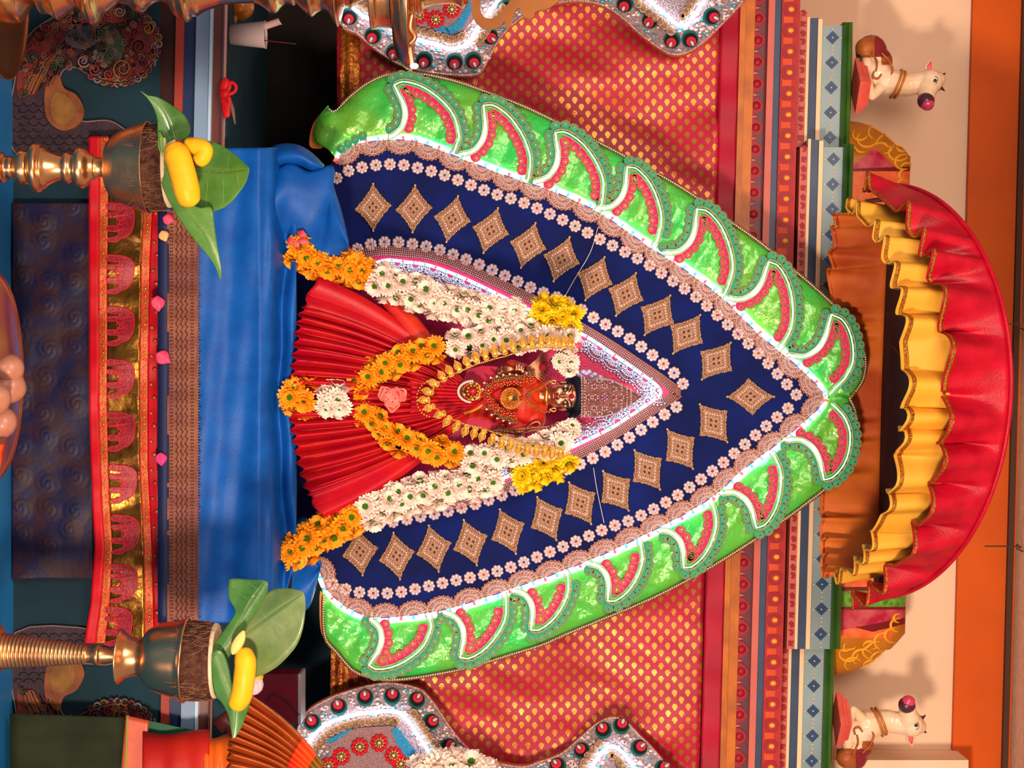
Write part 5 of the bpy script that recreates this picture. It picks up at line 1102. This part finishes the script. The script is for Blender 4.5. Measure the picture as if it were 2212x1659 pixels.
# coconuts (half shells, brown husk, pale cut rim)
HUSK = mat('coconut_husk', (94, 56, 42), .85, 0, (58, 30, 24), 90, (130, 1., .008), detail=8); COP = mat('coconut_rim', (222, 196, 160), .6)
def coconut(x, Y, z, r, h, label, hl=1.):
    t = thing('coconut', label, 'coconut', (x, Y, z)); b = MB(); random.seed(6)
    b.lathe((x, Y, z), [(-r*.8, .002), (-r*.72, r*.5), (-r*.3, r*.92), (h*.2, r*1.0), (h*.75, r*.99), (h, r*.93), (h+.001, r*.86), (h-.01, r*.8)], 64); b.build('husk', HUSK, t)
    b = MB(); b.lathe((x, Y, z), [(h-.006, r*.84), (h+.001, r*.945), (h+.006, r*.93), (h+.006, r*.80), (h-.012, r*.6)], 56); b.build('cut_rim', COP, t)
    b = MB()
    for i in range(150):
        a = random.uniform(0, 2*pi); zz = random.uniform(-.2, .9)*h; d = random.uniform(-.5, .5); pts = [Vector((x+r*(1+.004*k*hl)*cos(a+d*k*.16), Y+r*(1+.004*k*hl)*sin(a+d*k*.16), z+zz+k*random.uniform(-.006, .006))) for k in range(5)]; b.tube(pts, .0005, 3)
    b.build('husk_fibres', mat('fibre', (150, 104, 78), .7), t)['kind'] = 'stuff'
coconut(x, YL, zf(314), 92*s_, (362-314)*s_, 'brown half coconut in the left brass cup under green leaves and bananas')
LEAF = mat('betel_leaf', (70, 120, 34), .36, 0, (94, 138, 54), 22, (60, .4), coat=.25); LEAFD = mat('betel_leaf_dark', (48, 98, 34), .36, 0, (76, 122, 50), 18, (60, .4), coat=.25); VEIN = mat('leaf_vein', (120, 150, 90), .4)
def leaf(outline, rib_, Y0, label, m=LEAF, tilt=(0, 0), cup=.012, z=0):
    """outline and midrib in picture coordinates; the blade is cupped about the rib and tilted in depth"""
    o = smooth(outline, 5, True); rb = smooth(rib_, 8); b = MB(); n = len(o); c0 = rb[0]
    def Yof(u, v):
        d, q, tt = near(rb, (u, v)); return Y0-cup*(1-math.exp(-(d/26)**2))*-1+tilt[0]*(u-c0[0])*.001+tilt[1]*(v-c0[1])*.001
    ring = []; k = 7
    near_o = [near(rb, p)[1] for p in o]
    for j in range(k+1):
        f = j/k; ring.append([(a[0]+(p[0]-a[0])*f, a[1]+(p[1]-a[1])*f) for p, a in zip(o, near_o)])
    vs = [P(p[0], p[1], Yof(*p)) for r in ring for p in r]; fs = [(j*n+i, j*n+(i+1) % n, (j+1)*n+(i+1) % n, (j+1)*n+i) for j in range(k) for i in range(n)]
    b.add(vs, fs); me_o = b
    t = thing('betel_leaf', label, 'leaf', P(c0[0], c0[1], Y0)); b.build('blade', m, t, solid=.0008)
    b = MB(); b.tube([P(p[0], p[1], Yof(*p)-.0008) for p in rb], [.0014*(1.1-i/len(rb)) for i in range(len(rb))], 5)
    for i in range(6, n-3, max(6, n//9)):
        a = near_o[i]; p = o[i]
        if math.dist(a, p) > 22: b.tube([P(a[0]+(p[0]-a[0])*q, a[1]+(p[1]-a[1])*q, Yof(a[0]+(p[0]-a[0])*q, a[1]+(p[1]-a[1])*q)-.0007) for q in (0, .3, .6, .88)], .0005, 4)
    b.build('midrib', VEIN, t)
BAN = mat('banana_skin', (248, 184, 30), .42, 0, (238, 168, 24), 26); BANT = mat('banana_tip', (96, 58, 30), .6)
def banana(path, rad, Y, label, dy=0, tipend=1):
    p = smooth(path, 8); n = len(p); t = thing('banana', label, 'banana', P(p[0][0], p[0][1], Y)); b = MB()
    R = [rad*.001*ramp1(i/(n-1), [(0, .45), (.06, .8), (.2, 1), (.8, 1), (.93, .82), (1, .3)]) for i in range(n)]
    b.tube([P(u, v, Y-dy*sin(pi*i/(n-1))) for i, (u, v) in enumerate(p)], R, 6); o = b.build('skin', BAN, t); md = o.modifiers.new('round', 'SUBSURF'); md.levels = md.render_levels = 2
    b = MB(); e = P(*p[0 if tipend == 0 else -1], Y); f = P(*p[1 if tipend == 0 else -2], Y); d = (e-f).normalized(); b.tube([e-d*.002, e+d*.003, e+d*.0055], [rad*.0004, rad*.00038, rad*.0002], 8); b.build('tip', BANT, t)
leaf([(400, 296), (430, 300), (470, 310), (505, 332), (534, 358), (538, 368), (532, 392), (512, 422), (488, 446), (460, 456), (430, 452), (405, 430), (392, 380), (390, 330)], [(392, 360), (430, 366), (480, 370), (536, 366)], YL-.02, 'broad leaf behind the two bananas on the left coconut', tilt=(-.5, 0))
leaf([(303, 196), (318, 206), (340, 210), (366, 224), (396, 246), (409, 268), (410, 288), (394, 302), (374, 300), (352, 312), (340, 292), (340, 262), (333, 236), (320, 214)], [(378, 300), (366, 262), (346, 228), (303, 196)], YL-.05, 'upturned glossy leaf at the left rim of the left coconut', LEAFD, tilt=(.3, .2))
leaf([(342, 288), (352, 296), (356, 320), (362, 360), (376, 400), (400, 430), (430, 448), (456, 448), (462, 478), (468, 520), (475, 560), (478, 584), (476, 604), (464, 574), (446, 548), (418, 516), (392, 480), (368, 440), (350, 400), (342, 350)], [(346, 294), (356, 360), (392, 446), (440, 510), (476, 602)], YL-.065, 'long pointed leaf hanging to the right below the left coconut', tilt=(0, 0))
banana([(372, 318), (384, 340), (394, 372), (402, 404), (412, 446)], 26, YL-.10, 'long yellow banana with cut end lying over the left coconut leaves', .01, 0)
banana([(398, 312), (424, 316), (441, 322), (438, 338), (424, 352)], 17, YL-.088, 'short curved yellow banana crossing behind the longer one', .004, 1)

# right stand: ribbed spout below a brass pot
YR_ = -.8
t, x, s_, zf = lamp('brass_lamp_stand', 'brass stand with finely ribbed cone and tilted pot, at the right', 1405, YR_, None, 0)
pr = [(-30, 48), (-12, 62), (0, 50), (4, 40)]; u = 6
while u < 186: r = 38-(u-6)*.108; pr += [(u, r), (u+3.5, r+1.6), (u+7, r-.4)]; u += 8.2
pr += [(190, 17), (200, 18), (207, 22), (214, 22), (218, 18), (236, 14), (256, 13)]
b = MB(); foot(b, x, YR_, zf(-20), .10); turned(b, x, YR_, pr, s_, zf, .042); b.build('ribbed_stem', BRASS2, t)
x2 = x+.042*(zf(256)-zf(-30)); ln_ = .05
b = MB(); turned(b, x2, YR_, [(252, 12), (254, 40), (256, 58), (259, 60), (264, 56), (274, 47), (288, 42), (302, 40), (308, 46), (316, 58), (330, 68), (350, 76), (375, 82), (392, 86), (400, 93), (404, 93), (403, 88), (380, 76), (340, 50), (330, 5)], s_, zf, ln_); b.build('pot', BRASS, t)
coconut(x2+.008, YR_, zf(402), 86*s_, 60*s_, 'brown half coconut in the right brass pot under folded leaves and banana', 1.)
leaf([(462, 1404), (500, 1378), (530, 1338), (560, 1298), (584, 1276), (612, 1270), (642, 1274), (656, 1282), (660, 1306), (656, 1350), (644, 1388), (622, 1418), (590, 1446), (548, 1462), (534, 1426), (510, 1392)], [(462, 1404), (520, 1372), (580, 1330), (656, 1280)], YR_-.02, 'largest broad leaf standing up behind the right banana', mat('leaf_olive', (84, 112, 56), .4, 0, (112, 128, 70), 14, (60, .4), coat=.2), tilt=(-.2, .0))
leaf([(462, 1400), (480, 1366), (500, 1338), (508, 1318), (494, 1290), (494, 1262), (500, 1250), (540, 1252), (572, 1254), (580, 1266), (570, 1300), (548, 1330), (532, 1352), (520, 1376), (508, 1400), (486, 1430), (468, 1440)], [(464, 1420), (498, 1374), (524, 1330), (572, 1256)], YR_-.05, 'folded dark leaf leaning left out of the right brass pot', LEAFD, tilt=(0, -.1))
leaf([(460, 1410), (480, 1408), (494, 1440), (504, 1484), (524, 1500), (546, 1490), (540, 1520), (528, 1556), (518, 1578), (504, 1596), (500, 1580), (494, 1548), (480, 1520), (464, 1500), (458, 1460)], [(464, 1416), (484, 1470), (506, 1530), (504, 1594)], YR_-.07, 'dark leaf drooping right below the banana of the right pot', LEAFD, tilt=(0, 0))
banana([(524, 1404), (530, 1430), (528, 1460), (522, 1500), (506, 1530)], 22, YR_-.06, 'plump yellow banana lying on the right coconut', .012, 1)
b = MB(); b.tube([P(u, v, YR_-.078) for u, v in smooth([(527, 1362), (520, 1378), (508, 1400), (502, 1414)], 6)], [.001+.0085*sin(pi*i/18) for i in range(19)], 8, flat=.4); tag(b.build('banana_peel', mat('peach_peel', (250, 190, 110), .5)), 'thin peach coloured strip of fruit beside the folded leaf', 'peel')
b = MB()
for v, Y in ((1508, -.3),): b.sph(P(545, 1478, -.77), .020, 0, 12, sy=.6); b.sph(P(552, 1462, -.77), .014, 1, 10, sy=.6)
tag(b.build('small_flower', [mat('lilac_petal', (206, 186, 200), .6, bump=(200, 1., .006)), OP]), 'small pale and orange flower behind the right banana', 'flower')

# tall lamp on the far left, mostly out of the frame
YK = -.7; vK = -38
t, x, s_, zf = lamp('brass_oil_lamp', 'tall turned brass oil lamp with wide flat dish and cut-out finial, far left', vK, YK, None, 0)
pr = [(-60, 60), (-20, 80), (0, 84), (18, 88), (34, 86), (44, 82), (55, 66), (68, 46), (76, 40), (82, 52), (86, 66), (104, 68), (122, 80), (130, 76), (150, 62), (164, 50), (170, 58), (178, 70), (190, 86), (200, 92), (210, 84), (216, 70), (228, 64), (244, 50), (256, 42), (268, 46), (280, 52), (290, 62), (306, 64), (316, 54), (330, 44), (345, 40), (352, 42), (362, 48), (372, 66), (380, 74), (388, 74), (396, 82), (404, 84), (412, 74), (424, 72), (432, 66), (445, 60), (462, 54), (480, 48), (510, 45), (540, 44), (552, 44), (570, 54), (582, 64), (590, 66), (598, 62), (608, 50), (618, 46), (632, 50), (640, 46), (656, 62), (668, 72), (674, 72), (684, 64), (694, 60), (706, 64), (714, 72), (722, 88), (729, 94), (736, 74), (743, 50), (752, 52), (756, 58), (762, 50), (780, 40), (800, 34)]
b = MB(); foot(b, x, YK, zf(-60), .13); turned(b, x, YK, pr, s_, zf); b.build('stem', BRASS, t)
b = MB(); turned(b, x, YK, [(796, 40), (800, 96), (806, 100), (812, 100), (820, 97), (840, 98), (846, 96), (848, 60)], s_, zf); b.build('oil_cup', BRASS, t)
b = MB(); turned(b, x, YK, [(846, 60), (849, 120), (856, 160), (872, 182), (886, 188), (888, 186), (880, 170), (866, 130), (862, 40)], s_, zf)
c = P(888, vK+178, YK); b.build('dish', BRASS, t)
b = MB(); turned(b, x, YK, [(860, 40), (872, 52), (876, 66), (884, 70), (890, 62), (894, 74), (900, 66), (906, 72), (912, 60), (930, 50), (960, 46), (985, 48), (1000, 56), (1012, 44)], s_, zf); b.build('upper_stem', BRASS, t)
b = MB(); q = lambda p: [(u, v) for u, v in p]
b.plate(smooth([(1000, -70), (1016, -10), (1020, 30), (1032, 52), (1048, 62), (1066, 62), (1082, 56), (1090, 46), (1096, 64), (1104, 54), (1110, 30), (1122, 16), (1130, 34), (1140, 40), (1152, 38), (1158, 24), (1180, 20), (1200, 8), (1210, -2), (1230, -50), (1150, -70), (1136, -30), (1118, -20), (1096, 10), (1078, 32), (1060, 40), (1044, 34), (1036, 14), (1040, -12), (1050, -40)], 3, True), YK-.004, YK+.006, 0)
b.build('cut_out_finial', mat('flat_brass', (156, 98, 56), .42, .9, (136, 84, 46), 12), t)
b = MB(); c = P(890, 140, YK-.06); b.tube([c-Vector((.03, 0, .004)), c], .003, 8); b.build('wick', mat('wick', (230, 200, 160), .8), t)
b = MB(); b.sph(c+Vector((.002, 0, .004)), .005, 0, 12, sz=1.5); b.build('glow_ball', mat('glow_ball', (255, 220, 170), .5, emit=((255, 206, 150), 9.)), t)  # small glowing white ball at the edge of the dish
b = MB(); b.tube([P(u, v, YK-.02) for u, v in smooth([(890, 30), (886, 60), (896, 80), (884, 96)], 5)], .005, 8); b.build('curved_spout', BRASS, t)
b = MB(); turned(b, x, YK, [(-14, 60), (-12, 170), (-6, 200), (6, 208), (10, 206), (2, 180), (-4, 60)], s_, zf); b.build('drip_tray', BRASS, t)

# steel tray with fruit at the bottom, on a low stool
YP_ = -.75; c = P(-10, 812, YP_); zc = c.z
sl = thing('offering_stool', 'low blue stool carrying the steel tray, below the altar', 'stool', (c.x, YP_, ZF))
b = MB(); b.box((c.x-.14, YP_-.14, zc-.038), (c.x+.14, YP_+.14, zc-.02)); b.build('seat', BLUEP, sl)
for i in (-1, 1):
    for j in (-1, 1): b = MB(); b.tube([(c.x+i*.12, YP_+j*.12, ZF), (c.x+i*.12, YP_+j*.12, zc-.03)], .012, 10); b.build('leg', BLUEP, sl)
b = MB(); b.lathe((c.x, YP_, zc-.02), [(0, .13), (.002, .15), (.016, .178), (.02, .184), (.022, .183), (.017, .172), (.005, .145), (.004, .01)], 80); o = b.build('steel_tray', STEEL); tag(o, 'shiny round steel tray of fruit in front of the altar', 'tray')
FR = mat('pale_peach_fruit', (186, 128, 104), .45, 0, (170, 106, 86), 22, (60, .5), coat=.2); 
for i, (du, dv, r, dy, lab) in enumerate([(22, 796, .0265, .02, 'peach coloured lumpy fruit left of centre on the steel tray'), (24, 836, .0285, .03, 'largest peach coloured fruit in the middle of the steel tray'), (4, 914, .027, .01, 'smooth peach fruit on the steel tray beside the orange wrapper'), (-30, 860, .030, -.05, 'peach fruit at the front of the steel tray')]):
    p = P(du, dv, YP_+dy); b = MB()
    b.sph((0, 0, 0), r, 0, 20, sz=.92)
    for q in range(len(b.v)):
        v_ = b.v[q]; b.v[q] = Vector((p.x, p.y, max(zc-.014+r*.9, p.z)))+v_*(1+.12*noise.noise(v_*28+Vector((i*3, 0, 0))))
    tag(b.build('fruit', FR), lab, 'fruit')
b = MB(); b.grid(lambda s, t: P(-40+50*s*(1-.3*t), 960+76*t, YP_-.02-.01*sin(s*9+t*5)), 10, 10); tag(b.build('orange_wrapper', mat('orange_wrap', (236, 70, 20), .4), solid=.001), 'orange strip at the right end of the steel tray', 'wrapper')

# robes of the neighbouring statue, bottom right of the frame's lower edge
YN_ = -.40
ns = thing('neighbouring_statue_robe', 'green, red and orange silk robes of the next statue, far right', 'robe', (P(0, 1700, YN_).x, YN_, ZF))
b = MB(); b.grid(lambda s, t: P(22+(268-22+.02*0)*s, 1541+8*s+200*t, YN_-.0015*sin(t*22+s*2)), 10, 40); b.build('green_skirt', mat('dark_green_silk', (28, 36, 20), .75, 0, (38, 46, 24), 14), ns, solid=.004)
b = MB(); b.grid(lambda s, t: P(266+4*s+8*(1-t)*1., 1545+200*t, YN_-.006), 2, 20); b.build('yellow_piping', mat('yellow_green_edge', (150, 150, 60), .4), ns, solid=.003)
b = MB(); b.grid(lambda s, t: P(272+50*s-16*t, 1545+12*s+190*t, YN_-.004), 8, 20); b.build('rose_border', mat('rose_orange_silk', (190, 70, 52), .4, .1, (206, 96, 50), 18), ns, solid=.003)
b = MB(); b.plate([(318, 1556), (345, 1562), (380, 1570), (435, 1580), (435, 1760), (300, 1760), (300, 1700)], YN_+.01, YN_+.014); b.build('green_fold', mat('teal_silk', (18, 84, 58), .4), ns)
def roll(u0, u1, m, nm_, y=0., rr=1.):
    b = MB()
    def f(s, t): a = pi*(t*1.05); u = u0+(u1-u0)*s; return P(u, 1660-78*rr*cos(a)*1.0+(5*sin(s*5)), YN_-y-.06*sin(a)-.002*sin(s*16))
    b.grid(f, 24, 30); b.build(nm_, m, ns, solid=.003)
roll(308, 452, mat('vermilion_silk', (186, 34, 20), .55, 0, (170, 22, 22), 12, (200, .3)), 'sleeve'); roll(440, 500, mat('bright_orange_silk', (234, 106, 20), .4, 0, (220, 84, 22), 12), 'sleeve_edge', .003, .88)
b = MB(); b.tube([P(u, v, YN_-.03) for u, v in ((470, 1570), (490, 1552), (500, 1566), (512, 1578))], .016, 10, flat=.5); b.build('dark_binding', mat('dark_red_binding', (64, 22, 20), .4), ns)
ZG = [(540, 1496), (520, 1530), (506, 1566), (498, 1600), (494, 1640), (490, 1690), (486, 1740)]; TG = [(700, 1650), (690, 1665), (680, 1678), (672, 1690), (664, 1705), (656, 1720), (650, 1740)]
ZG = smooth(ZG, 8); TG = smooth(TG, 8); n = min(len(ZG), len(TG))-1
def pf(s, t):
    i = s*n; a = min(int(i), n-1); e = i-a; h = [ZG[a][d]+(ZG[a+1][d]-ZG[a][d])*e for d in (0, 1)]; p = [TG[a][d]+(TG[a+1][d]-TG[a][d])*e for d in (0, 1)]
    x = 1-t; ph = s*12; z = .011*(1-abs(2*(ph % 1)-1)**1.5*2)*(t*.8+.2)
    bow = 10*sin(pi*t)
    return P(p[0]*x+h[0]*t+bow-5*t**3*cos(2*pi*ph), p[1]*x+h[1]*t-bow*.6, YN_-.05-.03*t-z)
for a0, a1, m, nm_ in ((0, .12, mat('olive_gold_silk', (150, 104, 30), .35, .2, (120, 80, 24), 40), 'pleat_tops'), (.12, .34, mat('orange_pleat_silk', (238, 88, 34), .36, .0, (226, 56, 36), 12), 'pleat_band'), (.34, 1., mat('copper_pleat_silk', (166, 74, 26), .32, .35, (190, 92, 40), 14, (300, .3)), 'pleat_fan')):
    b = MB(); b.grid(lambda s, t: pf(s, a0+(a1-a0)*t), 260, 14); b.build(nm_, m, ns, solid=.001)
wg = thing('flower_garland', 'white flower garland of the next statue, peeping in at the far right', 'garland', P(960, 1700, -.02))
garland(wg, [('w', [(905, 1678), (950, 1660), (1010, 1666), (1060, 1690)], 38)], -.02, 37, 34, (-60, 0, 60), seed=12)
